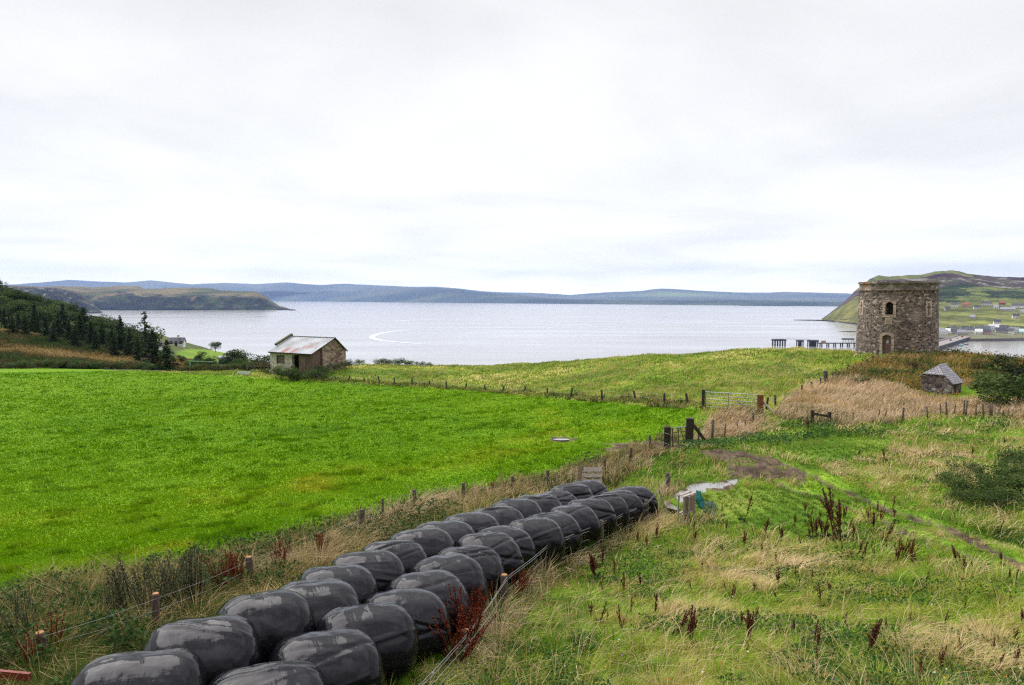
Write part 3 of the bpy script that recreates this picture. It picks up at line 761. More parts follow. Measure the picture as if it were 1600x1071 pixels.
M['sandlight'] = stone_mat('dressed_sandstone', [(0, (0.38,0.27,0.22)), (0.5, (0.5,0.375,0.31)), (1, (0.62,0.5,0.43))], (2.2, 2.2, 2.6), (0.42, 0.36, 0.3), 0.4, 0.04)
def surround(a, z0, z1, hw, arch, t, name, parent, proud=0.06, foot=True):
    """stones framing an opening, following the tower's curve"""
    mb = MB(); out = []; inn = []; n = 14
    ipath = [(-hw, z0)] + [(-hw, z0 + (z1 - arch - z0) * q) for q in (0.33, 0.66)] + [(hw * (2 * q / n - 1), z1 - arch * (2 * q / n - 1) ** 2) for q in range(n + 1)] + [(hw, z0 + (z1 - arch - z0) * q) for q in (0.66, 0.33)] + [(hw, z0)]
    H2 = z1 - z0
    opath = []
    for s, z in ipath:
        f = 1 + t / hw
        opath.append((s * f, z if z <= z1 - arch - 0.01 else z + t * 0.95))
    vs = []; fs = []
    for (s, z), (s2, z2) in zip(ipath, opath):
        for ss, zz, rad in ((s, z, proud), (s2, z2, proud), (s2, z2, -0.1), (s, z, -0.25)):
            vs.append(tp(a + ss / trad(zz), zz, trad(zz) + rad))
    for i in range(len(ipath) - 1):
        for q in range(4): fs.append((i * 4 + q, (i + 1) * 4 + q, (i + 1) * 4 + (q + 1) % 4, i * 4 + (q + 1) % 4))
    fs += [(0, 1, 2, 3), tuple((len(ipath) - 1) * 4 + q for q in (3, 2, 1, 0))]
    mb.add(vs, fs)
    return link(name, mb.mesh(name, M['sandlight']), parent)
a, z0, zt, hw, ar = OPEN[0]
def tower_beam(mb, a, s0, s1, z0, z1, r0, r1):
    vs = [tp(a + s / trad(z), z, trad(z) + r) for s in (s0, s1) for z in (z0, z1) for r in (r0, r1)]
    mb.add(vs, [(0, 1, 3, 2), (4, 6, 7, 5), (0, 4, 5, 1), (2, 3, 7, 6), (0, 2, 6, 4), (1, 5, 7, 3)])
m, nt, b = newmat('old_red_door')
nn = noise(nt, coords(nt, 'Object', (6, 6, 0.8)), 3, 5); rr_ = ramp(nt, [(0.3, (0.18,0.09,0.09)), (0.55, (0.3,0.18,0.17)), (0.75, (0.34,0.28,0.27))]); nt.links.new(nn.outputs['Fac'], rr_.inputs[0]); nt.links.new(rr_.outputs[0], b.inputs['Base Color']); b.inputs['Roughness'].default_value = 0.8
M['door'] = m
mb = MB()
for q in range(6):
    s0 = -hw + q * 2 * hw / 6
    tower_beam(mb, a, s0 + 0.008, s0 + 2 * hw / 6 - 0.008, z0, zt - 0.03, -0.42, -0.36 + 0.008 * (q % 2))
door = link('door', mb.mesh('door', M['door']), tower)
mb = MB(); tower_beam(mb, a, -0.13, 0.1, 1.62, 1.98, -0.352, -0.335); link('notice', mb.mesh('notice', plain('paper', (0.75, 0.76, 0.78), 0.6, 0.05)), door)
mb = MB(); tower_beam(mb, a, -0.12, 0.14, 1.28, 1.4, -0.352, -0.335); link('warning_sign', mb.mesh('warning_sign', plain('red_sign', (0.5, 0.12, 0.12), 0.5, 0.2)), door)
surround(a, z0, zt, hw, ar, 0.26, 'door_surround', tower)
mb = MB(); tower_beam(mb, a, -hw - 0.35, hw + 0.35, 0.08, z0 - 0.004, -0.3, 0.3); link('doorstep', mb.mesh('doorstep', M['sandlight']), tower)
a, z0, zt, hw, ar = OPEN[1]
surround(a, z0, zt, hw, ar, 0.26, 'window_surround', tower)
mb = MB(); tower_beam(mb, a, -hw - 0.28, hw + 0.28, z0 - 0.3, z0 - 0.005, -0.1, 0.1); sill = link('window_sill', mb.mesh('window_sill', M['sandlight']), tower)
mb = MB()
tower_beam(mb, a, -hw, hw, z0, zt - 0.05, -0.6, -0.585)
win = link('window', mb.mesh('window', M['dark']), tower)
mb = MB()
tower_beam(mb, a, -0.025, 0.025, z0, zt - 0.02, -0.58, -0.54)
for q in (0.33, 0.66): tower_beam(mb, a, -hw, hw, z0 + (zt - z0) * q - 0.02, z0 + (zt - z0) * q + 0.02, -0.578, -0.545)
link('window_bars', mb.mesh('window_bars', M['rust']), win)
mb = MB(); tower_beam(mb, -0.205, -0.32, 0.32, TH_ * 0.445, TH_ * 0.445 + 0.68, -0.05, 0.05); pq = link('plaque', mb.mesh('plaque', M['sandlight']), tower)
mb = MB(); tower_beam(mb, -0.205, -0.2, 0.2, TH_ * 0.445 + 0.12, TH_ * 0.445 + 0.56, 0.052, 0.056); link('panel', mb.mesh('panel', M['sand']), pq)
for aa, zc in ((0.83, TH_ * 0.645), (-1.12, TH_ * 0.66)):
    mb = MB(); tower_beam(mb, aa, -0.42, 0.42, zc - 0.85, zc + 0.85, -0.05, 0.03); blk = link('slit_stones', mb.mesh('slit_stones', M['sandlight']), tower)
    mb = MB(); tower_beam(mb, aa, -0.055, 0.055, zc - 0.62, zc + 0.62, -0.02, 0.036); tower_beam(mb, aa, -0.24, -0.057, zc + 0.16, zc + 0.27, -0.02, 0.036); tower_beam(mb, aa, 0.057, 0.24, zc + 0.16, zc + 0.27, -0.02, 0.036)
    link('cross_slit', mb.mesh('cross_slit', plain('slit_shadow', (0.07, 0.04, 0.022), 0.9)), blk)

# ------------------------------------------------------------------ barn
bc = P(487, 583, 96.0); bz = bc.z - 0.5
ang = math.radians(30)
U = Vector((-math.cos(ang), math.sin(ang), 0)); V = Vector((math.sin(ang), math.cos(ang), 0)); W = Vector((0, 0, 1))
LF, LG = 8.2, 6.7
EZ = P(485.5, 553, 96).z - bz; RZ = P(522, 528.5, 99.8).z - bz
B0 = Vector((bc.x, bc.y, bz))
barn = thing('stone_barn', B0, 'old stone barn with patched rusty corrugated roof and dark doorway by the bay', 'barn')
def bp(u, v, z): return B0 + U * u + V * v + W * z
M['barnstone'] = stone_mat('barn_rubble', [(0, (0.14,0.08,0.06)), (0.4, (0.27,0.18,0.15)), (0.7, (0.38,0.28,0.23)), (1, (0.5,0.4,0.34))], (2.0, 2.0, 3.6), (0.42, 0.33, 0.28), 0.7, 0.09)
M['barnwhite'] = stone_mat('limewashed_rubble', [(0, (0.45,0.36,0.3)), (0.3, (0.6,0.56,0.5)), (0.8, (0.68,0.66,0.61)), (1, (0.2,0.12,0.09))], (1.8, 1.8, 2.6), (0.66, 0.63, 0.58), 0.6, 0.08)
m, nt, b = newmat('corrugated_roof')
vv = coords(nt, 'Object', (1, 1, 1), (0, 0, 0))
M['rooftmp'] = m
# sheets: each sheet its own paint, grey zinc or red oxide, with rust runs
a_ = N(nt, 'ShaderNodeAttribute', attribute_name='Col')
n1 = noise(nt, coords(nt, 'Object', (1, 1, 1)), 1.6, 6, 0.7); rr1 = ramp(nt, [(0.58, (0,) * 3), (0.7, (0.7,) * 3)]); nt.links.new(n1.outputs['Fac'], rr1.inputs[0])
c = mixc(nt, rr1.outputs[0], a_.outputs['Color'], (0.25, 0.1, 0.08)); nt.links.new(c, b.inputs['Base Color']); b.inputs['Roughness'].default_value = 0.5; b.inputs['Metallic'].default_value = 0.15
M['roof'] = m
def roof_plane(v0, z0, v1, z1, u0, u1, seedcol):
    mb = MB(); nu = 96; nv = 8; vs = []; fs = []; cs = []
    for i in range(nu + 1):
        u = u0 + (u1 - u0) * i / nu
        for j in range(nv + 1):
            t = j / nv; rid = 0.02 * math.sin(i * PI / 2 + 0.4)
            vs.append(bp(u, v0 + (v1 - v0) * t, z0 + (z1 - z0) * t + 0.06 + rid)); cs.append(seedcol(i / nu, t))
    for i in range(nu):
        for j in range(nv):
            q = i * (nv + 1) + j; fs.append((q, q + nv + 1, q + nv + 2, q + 1))
    mb.v = vs; mb.f = fs; mb.c = cs; return mb
grey = lambda s, t: tuple((0.24 + 0.07 * math.sin(int(s * 12) * 7.3 + int(t * 3) * 2.1)) * k for k in (0.92, 0.98, 1.08))
RED = [(0.60,0.72,0.0,0.30),(0.42,0.50,0.0,0.34),(0.34,0.40,0.30,0.42),(0.22,0.30,0.36,0.48),(0.26,0.30,0.5,0.6),(0.18,0.21,0.62,0.74),(0.66,0.69,0.78,0.86),(0.08,0.12,0.3,0.4)]
def front_col(s, t):
    for a, b2, c1, d1 in RED:
        if a <= s <= b2 and c1 <= t <= d1: return (0.20, 0.05, 0.055)
    return grey(s, t)
rf = link('roof', roof_plane(-0.22, EZ - 0.1, 4.37, RZ, -0.25, LF + 0.1, front_col).mesh('roof', M['roof'], B0), barn)
sl = roof_plane(LG + 0.2, EZ - 0.15, 4.37, RZ, -0.25, LF + 0.1, grey); sl.build('rear_roof', M['roof'], barn)
mb = MB(); mb.beam(bp(-0.3, 4.37, RZ + 0.1), bp(LF + 0.1, 4.37, RZ + 0.1), 0.28, 0.05); mb.build('ridge_cap', M['galv'], rf)
mb = MB(); mb.beam(bp(LF + 0.25, 1.3, EZ + (RZ - EZ) * 0.3 + 0.3), bp(LF + 0.25, 4.4, RZ + 0.3), 0.4, 0.3); mb.build('gable_coping', plain('mossy_stone', (0.1, 0.1, 0.045), 0.95, 0.5), barn)
mb = MB(); mb.beam(bp(-0.25, -0.26, EZ - 0.1), bp(LF + 0.05, -0.26, EZ - 0.1), 0.07, 0.16); mb.build('eave_board', M['dark'], barn)
mb = MB(); mb.beam(bp(-0.262, -0.2, EZ - 0.08), bp(-0.262, 4.37, RZ + 0.0), 0.03, 0.13); mb.beam(bp(-0.262, 4.37, RZ), bp(-0.262, LG + 0.15, EZ - 0.12), 0.03, 0.13); mb.build('barge_board', M['dark'], barn)
# front wall: limewashed stretch with a boarded window, dark doorway, rusty sheeting
T = 0.5
def slab(mb, u0, u1, v0, v1, z0, z1): mb.frame(B0, U, V, W, (u0, v0, z0), (u1, v1, z1))
fu = lambda px: (lambda k: k)( [u for u in np.linspace(0, LF, 400) if True][int(np.argmin([abs(proj(*[np.array(q) for q in bp(u, 0, 1.5)])[0] - px) for u in np.linspace(0, LF, 400)]))] )
uw0, uw1, ud0, ud1 = fu(443.5), fu(433.5), fu(466.5), fu(456.3)
zw0, zw1 = 0.5 + 1.0, P(438, 556, 99).z - bz
mb = MB(); slab(mb, ud1, uw0, 0, T, 0, EZ - 0.03); slab(mb, uw1, LF, 0, T, 0, EZ - 0.03); slab(mb, uw0, uw1, 0, T, 0, zw0); slab(mb, uw0, uw1, 0, T, zw1, EZ - 0.03)
slab(mb, ud0, ud1, 0.02, T, EZ - 0.28, EZ - 0.03)
mb.build('front_wall', M['barnwhite'], barn)
mb = MB(); slab(mb, uw0, uw1, 0.12, 0.18, zw0, zw1)
w_ = mb.build('window', plain('weathered_board', (0.2, 0.13, 0.125), 0.8, 0.3, 4), barn)
mb = MB(); slab(mb, uw0 - 0.14, uw0 + 0.02, -0.03, 0.1, zw0, zw1); slab(mb, uw1 - 0.02, uw1 + 0.14, -0.03, 0.1, zw0, zw1); slab(mb, uw0 - 0.14, uw1 + 0.14, -0.035, 0.1, zw1 - 0.05, zw1 + 0.1); mb.build('window_frame', plain('green_frame', (0.06, 0.1, 0.07), 0.8), w_)
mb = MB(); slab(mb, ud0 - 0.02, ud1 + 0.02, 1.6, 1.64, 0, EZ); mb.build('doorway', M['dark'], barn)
m, nt, b = newmat('rusty_sheet')
n1 = noise(nt, coords(nt, 'Object', (3, 3, 0.5)), 1.5, 6, 0.65); r1 = ramp(nt, [(0.3, (0.10,0.055,0.04)), (0.5, (0.2,0.125,0.095)), (0.62, (0.26,0.19,0.15)), (0.75, (0.32,0.17,0.05))]); nt.links.new(n1.outputs['Fac'], r1.inputs[0]); nt.links.new(r1.outputs[0], b.inputs['Base Color']); b.inputs['Roughness'].default_value = 0.75
M['rustsheet'] = m
def corr(u0, v0, u1, v1, z0, ztop0, ztop1, n=40):
    mb = MB(); vs = []; fs = []
    dirv = (U * (u1 - u0) + V * (v1 - v0)).normalized(); nor = Vector((dirv.y, -dirv.x, 0))
    for i in range(n + 1):
        t = i / n; o = nor * 0.025 * math.sin(i * PI / 2 + 0.4)
        vs += [bp(u0 + (u1 - u0) * t, v0 + (v1 - v0) * t, z0) + o, bp(u0 + (u1 - u0) * t, v0 + (v1 - v0) * t, ztop0 + (ztop1 - ztop0) * t) + o]
    for i in range(n): fs.append((2 * i, 2 * i + 2, 2 * i + 3, 2 * i + 1))
    mb.add(vs, fs); return mb
corr(0.0, 0.05, ud0, 0.05, 0, EZ - 0.05, EZ - 0.05, 44).build('sheet_cladding', M['rustsheet'], barn)
VS = 2.02; zsv = EZ + (RZ - EZ) * VS / 4.37
corr(-0.02, 0.0, -0.02, VS - 0.35, 0, EZ - 0.06, zsv - 0.25, 36).build('side_cladding', plain('brown_sheet', (0.19, 0.12, 0.095), 0.8, 0.4, 2.0, 0.1, (2, 2, 0.5)), barn)
mb = MB(); slab(mb, -0.03, 0.12, VS - 0.42, VS, 0, zsv - 0.14); mb.build('side_door', plain('dark_red_boards', (0.055, 0.022, 0.018), 0.85, 0.4, 4), barn)
mb = MB()
poly = [(VS, 0), (LG, 0), (LG, EZ - 0.12), (4.37, RZ - 0.02), (VS, zsv - 0.06)]
vs = [bp(0.0, v, z) for v, z in poly] + [bp(T, v, z) for v, z in poly]
mb.add(vs, [(0, 1, 2, 3, 4), (9, 8, 7, 6, 5)] + [(i, (i + 1) % 5, (i + 1) % 5 + 5, i + 5) for i in range(5)]); mb.build('gable_wall', M['barnstone'], barn)
mb = MB(); vs = [bp(LF - 0.001, v, z) for v, z in [(T, 0), (LG, 0), (LG, EZ - 0.12), (4.37, RZ - 0.02), (T, EZ)]] + [bp(LF - T, v, z) for v, z in [(T, 0), (LG, 0), (LG, EZ - 0.12), (4.37, RZ - 0.02), (T, EZ)]]
mb.add(vs, [(4, 3, 2, 1, 0), (5, 6, 7, 8, 9)] + [(i + 5, (i + 1) % 5 + 5, (i + 1) % 5, i) for i in range(5)]); slab(mb, T, LF - T, LG - T, LG - 0.002, 0, EZ - 0.14); mb.build('rear_wall', M['barnstone'], barn)

# ------------------------------------------------------------------ small stone hut
hc = P(1487, 617, 52.0); hz = zat(hc.x, hc.y) - 0.15
be = math.radians(52)
HU = Vector((-math.cos(be), math.sin(be), 0)); HV = Vector((math.sin(be), math.cos(be), 0))
H0 = Vector((hc.x, hc.y, hz)); HL, HW = 2.15, 1.8
hut = thing('stone_hut', H0, 'tiny low stone hut with grey slate roof among tall brambles', 'hut')
def hp(u, v, z): return H0 + HU * u + HV * v + W * z
he = P(1487, 599, 52).z - hz; hr = P(1461, 572, 53.2).z - hz; um = 1.15
M['hutstone'] = stone_mat('hut_rubble', [(0, (0.07,0.05,0.055)), (0.5, (0.17,0.13,0.13)), (0.8, (0.26,0.2,0.19)), (1, (0.5,0.46,0.44))], (3.4, 3.4, 5.0), (0.3, 0.26, 0.25), 0.5, 0.08)
hh = 0.52                                     # height of the half hip above the eaves
um1 = um * (1 - hh / (hr - he)) if hr > he else 0
ul = HL
zl = he + 0.35
def gable(v0, v1):
    f = (hh / (hr - he))
    pts = [(0, 0), (HL, 0), (HL, zl), (HL - (HL - um) * f * 0.6, he + hh), (um * f, he + hh), (0, he)]
    vs = [hp(u, v0, z) for u, z in pts] + [hp(u, v1, z) for u, z in pts]
    n = len(pts)
    return vs, [tuple(range(n)), tuple(range(2 * n - 1, n - 1, -1))] + [(i, (i + 1) % n, (i + 1) % n + n, i + n) for i in range(n)]
mb = MB(); mb.add(*gable(0, 0.35)); mb.add(*gable(HW - 0.35, HW)); mb.build('gable_wall', M['hutstone'], hut)
mb = MB(); mb.frame(H0, HU, HV, W, (0.001, 0.76, 0), (0.35, HW - 0.352, he - 0.002)); mb.frame(H0, HU, HV, W, (HL - 0.35, 0.352, 0), (HL - 0.002, HW - 0.352, zl - 0.02)); mb.frame(H0, HU, HV, W, (0.001, 0.352, he - 0.15), (0.35, 0.758, he - 0.002)); mb.build('side_wall', M['hutstone'], hut)
mb = MB(); mb.frame(H0, HU, HV, W, (0.03, 0.36, 0.05), (0.08, 0.75, he - 0.16)); mb.build('door', plain('hut_door', (0.06, 0.03, 0.028), 0.85), hut)
m, nt, b = newmat('grey_slates')
br = N(nt, 'ShaderNodeTexBrick', i={'Scale': 1.0, 'Mortar Size': 0.02, 'Brick Width': 0.28, 'Row Height': 0.19, 'Color1': (0.36,0.34,0.38,1), 'Color2': (0.24,0.23,0.265,1), 'Mortar': (0.06,0.055,0.06,1)})
uvn = N(nt, 'ShaderNodeUVMap'); nt.links.new(uvn.outputs[0], br.inputs['Vector'])
nn = noise(nt, coords(nt), 3, 5); rr1 = ramp(nt, [(0.3, (0.75,) * 3), (0.7, (1.25,) * 3)]); nt.links.new(nn.outputs['Fac'], rr1.inputs[0])
nt.links.new(mixc(nt, 1, br.outputs[0], rr1.outputs[0], 'MULTIPLY'), b.inputs['Base Color']); b.inputs['Roughness'].default_value = 0.6; bump(nt, br.outputs['Fac'], b, -0.5, 0.03)
M['slates'] = m
def slatepoly(mb_name, pts, parent, th=0.06):
    pts = [Vector(p) for p in pts]; nrm = (pts[1] - pts[0]).cross(pts[2] - pts[0]).normalized()
    if nrm.z < 0: pts = pts[::-1]; nrm = -nrm
    e = Vector((nrm.y, -nrm.x, 0)).normalized(); s = nrm.cross(e)
    n = len(pts); vs = [p + nrm * th for p in pts] + pts
    mb = MB(); mb.add(vs, [tuple(range(n)), tuple(range(2 * n - 1, n - 1, -1))] + [(i, i + n, (i + 1) % n + n, (i + 1) % n) for i in range(n)])
    me = mb.mesh(mb_name, M['slates'], wpos(parent)); uv = me.uv_layers.new(name='UVMap')
    for l in me.loops:
        p = me.vertices[l.vertex_index].co; uv.data[l.index].uv = (p.dot(e), p.dot(s))
    return link(mb_name, me, parent)
ov = 0.1; f = hh / (hr - he)
ins = 0.5
HR1, HR2 = hp(um, ins, hr), hp(um, HW + ov, hr)
A1 = hp(um * f, -ov, he + hh); A0 = hp(-0.1, -ov, he - 0.1 * (hr - he) / um); A2 = hp(-0.1, HW + ov, he - 0.1 * (hr - he) / um)
slatepoly('roof', [HR1, A1, A0, A2, HR2], hut)
Bq = hp(HL - (HL - um) * f * 0.6 + 0.12, -ov, he + hh)
slatepoly('hip_slope', [HR1, Bq, A1], hut)
slatepoly('rear_slope', [HR1, HR2, hp(HL + 0.1, HW + ov, zl - 0.08), hp(HL + 0.1, -ov, zl - 0.08), Bq], hut)
mb = MB(); mb.tube([HR1 + W * 0.07, HR2 + W * 0.07], 0.05, 6); mb.build('ridge_tiles', plain('ridge_stone', (0.4, 0.37, 0.36), 0.8), hut)

# ------------------------------------------------------------------ cottages, village, pier
def house(name, c, w, dpt, hgt, rise, rz, wallm, roofm, label, group=None, chim=1, cat='house', nwin=3, sink=0.6):
    o = thing(name, (c.x, c.y, c.z - sink), label, cat, group, rz)
    h = hgt + sink
    mb = MB(); x, y = w / 2, dpt / 2
    mb.add([(-x, -y, 0), (x, -y, 0), (x, y, 0), (-x, y, 0), (-x, -y, h), (x, -y, h), (x, y, h), (-x, y, h), (-x, 0, h + rise), (x, 0, h + rise)],
           [(0, 1, 5, 4), (2, 3, 7, 6), (1, 2, 6, 9, 5), (3, 0, 4, 8, 7)])
    link('wall', mb.mesh('wall', wallm), o)
    mb = MB(); e = 0.3; s = rise / y
    for sg in (-1, 1):
        a = [(-x - e, sg * (y + e), h - e * s), (x + e, sg * (y + e), h - e * s), (x + e, 0, h + rise), (-x - e, 0, h + rise)]
        mb.add([(p[0], p[1], p[2] + 0.05) for p in a] + [(p[0], p[1], p[2] + 0.22) for p in a], [(0, 1, 2, 3), (7, 6, 5, 4), (0, 4, 5, 1), (1, 5, 6, 2), (2, 6, 7, 3), (3, 7, 4, 0)])
    r = link('roof', mb.mesh('roof', roofm), o)
    for q in range(chim):
        cx = (-x + 0.5) if q else (x - 0.5)
        if chim == 1: cx = 0.1 * w
        mb = MB(); mb.box((cx, 0, h + rise + 0.35), (0.8, 0.7, 1.5)); mb.box((cx, 0, h + rise + 1.15), (0.95, 0.85, 0.1)); link('chimney', mb.mesh('chimney', wallm), r)
    if nwin:
        for q in range(nwin):
            wx = -x + w * (q + 0.5) / nwin
            dr = (q == nwin // 2) and nwin > 2
            mb = MB(); mb.box((wx, -y - 0.02, sink + (1.0 if dr else 1.5)), (0.95, 0.06, 2.0 if dr else 1.15)); link('door' if dr else 'window', mb.mesh('door' if dr else 'window', M['dark']), o)
    return o
pink = plain('pink_render', (0.55, 0.33, 0.27), 0.8, 0.08); grey2 = plain('grey_render', (0.42, 0.41, 0.42), 0.8, 0.1); teal2 = plain('pale_teal_sheet', (0.45, 0.62, 0.62), 0.6, 0.1)
slate2 = plain('dark_slate', (0.055, 0.055, 0.075), 0.6, 0.3, 2); redroof = plain('red_tile', (0.3, 0.09, 0.06), 0.7, 0.2, 2); greyroof = plain('grey_sheet_roof', (0.3, 0.29, 0.33), 0.6, 0.2, 1)
def onland(px, d):
    g = ground_d(px, d); return g
c = ground(277, 541); _s = 21 * c.y / F; house('white_cottage', c, _s, _s * .65, _s * .3, _s * .3, 0.2, M['white'], slate2, 'low white cottage with dark roof and chimney on the green slope by the sea', None, 1, 'cottage')
c = ground(243, 546); _s = 16 * c.y / F; house('white_house', c, _s, _s * .8, _s * .4, _s * .38, 0.9, M['white'], slate2, 'white gabled house half hidden behind the dark conifers', None, 1, 'house')
c = P(360, 566, 215); sh = thing('long_shed', (c.x, c.y, c.z - 0.5), 'long grey sheet roofed shed low behind the bushes', 'shed', None, 0.12)
mb = MB(); mb.box((0, 0, 0.7), (6.2, 3, 1.4)); link('wall', mb.mesh('wall', M['darksteel']), sh)
mb = MB(); vs = []; fs = []
for i in range(9):
    w_ = PI * i / 8
    for x in (-3.3, 3.3): vs.append((x, -1.7 * math.cos(w_), 1.4 + 1.1 * math.sin(w_)))
for i in range(8): fs.append((2 * i, 2 * i + 1, 2 * i + 3, 2 * i + 2))
fs += [tuple(range(0, 18, 2)), tuple(range(17, 0, -2))]
mb.add(vs, fs); link('roof', mb.mesh('roof', plain('zinc_sheet', (0.22, 0.23, 0.27), 0.5, 0.2, 1.5)), sh)
HS = [(1491.6,479.5,8.5,'W','S','white cottage at the left of the upper row above the striped fields'),(1509.6,479.5,8.5,'P','R','pink walled house beside the white cottage above the striped fields'),
      (1537,477.5,6,'W','S','small white house, left one of a close pair high on the slope'),(1545.5,477.8,6,'W','S','small white house, right one of a close pair high on the slope'),
      (1566,477,7,'R','R','red roofed house high on the slope between white houses'),(1575,487,17,'G','G','long grey roofed farm building on the green slope'),
      (1592,481,16,'W','S','long low white house high at the right edge of the slope'),(1598,491,5,'W','G','small pale house below the long low white house')]
HS2 = [(1468,522,10,'W','G','low white boathouse just behind the tower edge by the shore'),(1483,522.5,14,'W','W','white shed with pale roof at the root of the pier'),(1497,523,14,'G','S','grey shed with dark roof in the shore row'),
       (1508,519.5,8,'W','S','tall white gabled house in the shore row'),(1520,521,15,'W','S','long white terrace with dark roof in the shore row'),
       (1537,519,12,'W','S','white house with steep dark roof in the middle of the shore row'),(1546,518.5,10,'W','G','white house with grey roof in the shore row'),(1553.5,516,11,'W','W','white sheet roofed shed behind the shore row'),
       (1563,522,10,'G','S','grey house with dark roof near the beach'),(1574,522.5,12,'W','S','white house with dark roof at the right of the shore row'),(1598.5,523.5,7,'T','T','pale teal square building at the right edge of the beach')]
HS3 = [(1475,524.5,7,'W','G','small white shed low at the water edge behind the tower'),(1490,519,7,'W','S','small white house set back behind the pier root'),(1502,524.5,8,'G','G','low grey shed on the quay in front of the shore row'),
       (1529,523.5,7,'W','W','small white shed on the quay at the middle of the shore row'),(1541,523.8,8,'P','S','low pink shed on the quay below the steep roofed white house'),(1569,517.5,9,'W','S','white house set back above the right of the shore row'),
       (1585,521,9,'W','G','white house with grey roof between the shore row and the teal building'),(1558,508,7,'W','S','lone small white house in the field above the shore row'),(1526,484,7,'W','S','small white house below the close pair on the slope'),
       (1556,483,6,'W','G','tiny pale house in the middle of the upper slope'),(1480,486,6,'G','S','small grey house near the tower edge on the slope'),(1587,498,8,'W','S','white house in the field at the right of the slope'),(1520,500,6,'G','G','small grey barn alone in the striped fields')]
WM = {'W': M['white'], 'P': pink, 'G': grey2, 'T': teal2, 'R': redroof}; RM = {'S': slate2, 'R': redroof, 'G': greyroof, 'W': M['white'], 'T': teal2}
for k, (px, py, w, a, b2, lab) in enumerate(HS + HS2 + HS3):
    c = vill_at(px, py); wm = w * c.y / F * (1.15 if py < 505 else 1.4)
    house('village_house', c, max(wm, 6), 6.5, 4.2 if py < 500 else 4.8, 3.6, random.uniform(-0.35, 0.35) - 0.55, WM[a], RM[b2], lab, 'houses of the village across the bay', random.choice((1, 2)) if a != 'T' else 0, 'house', 3, 1.5)

def sea_pt(px, py, z=0): d = level_d(py, z); return P(px, py, d)
# stone pier with its dark seaward wall
pa_, pb_ = sea_pt(1440, 557), sea_pt(1530, 527)
pier = thing('harbour_pier', pa_, 'stone harbour pier with dark wall running out beyond the tower', 'pier')
dirp = (pb_ - pa_).normalized(); nor = Vector((-dirp.y, dirp.x, 0)); L = (pb_ - pa_).length
mb = MB(); mb.frame(pa_, dirp, nor, W, (-20, 0, -2), (L, 16, 4.4)); mb.build('pier_wall', M['darksteel'], pier)
mb = MB(); mb.frame(pa_, dirp, nor, W, (-20, -0.3, 4.41), (L, 16.3, 5.0)); mb.build('deck', M['concrete'], pier)
mb = MB(); mb.frame(pa_, dirp, nor, W, (-20, 14.5, 5.01), (L * 0.95, 16, 6.4)); mb.build('parapet', M['concrete'], pier)
def van(px_t, off, rz, colr, label):
    c = pa_ + dirp * px_t + nor * off + W * 5.0
    o = thing('parked_van', c, label, 'van', 'vehicles parked on the pier', math.atan2(dirp.y, dirp.x) + rz)
    mb = MB(); mb.add([(-2.4,-.95,.35),(2.4,-.95,.35),(2.4,.95,.35),(-2.4,.95,.35),(-2.4,-.9,2.1),(1.2,-.9,2.1),(1.2,.9,2.1),(-2.4,.9,2.1),(2.35,-.9,1.2),(2.35,.9,1.2)],
           [(0,1,8,5,4),(2,3,7,6,9),(1,2,9,8),(8,9,6,5),(4,5,6,7),(3,0,4,7),(0,3,2,1)])
    link('body', mb.mesh('body', plain('van_paint', colr, 0.4, 0.05)), o)
    for x in (-1.5, 1.5):
        mb = MB(); mb.tube([(x, -1, .36), (x, 1, .36)], .36, 10); link('wheel', mb.mesh('wheel', M['dark']), o)
    return o
for k, (t, cl, lb) in enumerate([(0.62, (0.7,0.7,0.7), 'white van parked in the middle of the pier deck'), (0.72, (0.4,0.05,0.05), 'red van parked on the pier deck'), (0.85, (0.75,0.75,0.75), 'white van parked near the shore end of the pier'), (0.5, (0.15,0.2,0.35), 'blue van parked on the pier nearest the tower')]):
    van(L * t, 6, 0, cl, lb)
# moored boats
def boat(px, py, ln, hull, label, rz):
    c = sea_pt(px, py); o = thing('fishing_boat', c, label, 'boat', 'boats moored by the pier', rz)
    mb = MB(); h = ln / 2; prof = [(-h, 0.36), (-h * .3, 0.46), (h * .4, 0.4), (h * .8, 0.2), (h * 1.05, 0.02)]
    vs = []; fs = []
    for x, b2 in prof:
        sh_ = 0.12 * ln + 0.05 * ln * max(0, x / h) ** 2
        vs += [(x, -b2 * ln * .4, sh_), (x * .92, -b2 * ln * .25, -0.3), (x * .92, b2 * ln * .25, -0.3), (x, b2 * ln * .4, sh_)]
    for i in range(4):
        for q in range(4): fs.append((i * 4 + q, (i + 1) * 4 + q, (i + 1) * 4 + (q + 1) % 4, i * 4 + (q + 1) % 4))
    fs.append((3, 2, 1, 0)); mb.add(vs, fs); link('hull', mb.mesh('hull', plain('boat_hull', hull, 0.5, 0.1)), o)
    mb = MB(); mb.box((-h * .3, 0, 0.12 * ln + 0.1 * ln), (ln * .25, ln * .2, 0.2 * ln)); mb.box((-h * .3, 0, 0.12 * ln + 0.21 * ln), (ln * .3, ln * .23, 0.02 * ln)); link('wheelhouse', mb.mesh('wheelhouse', M['white']), o)
    mb = MB(); mb.tube([(-h * .3, 0, 0.3 * ln), (-h * .3, 0, 0.75 * ln)], 0.08, 5); link('mast', mb.mesh('mast', M['darksteel']), o)
boat(1502, 541, 8, (0.03, 0.25, 0.3), 'small teal fishing boat moored beside the pier', 0.5)
boat(1510, 539, 7, (0.03, 0.05, 0.1), 'dark blue fishing boat moored at the pier end', 0.3)
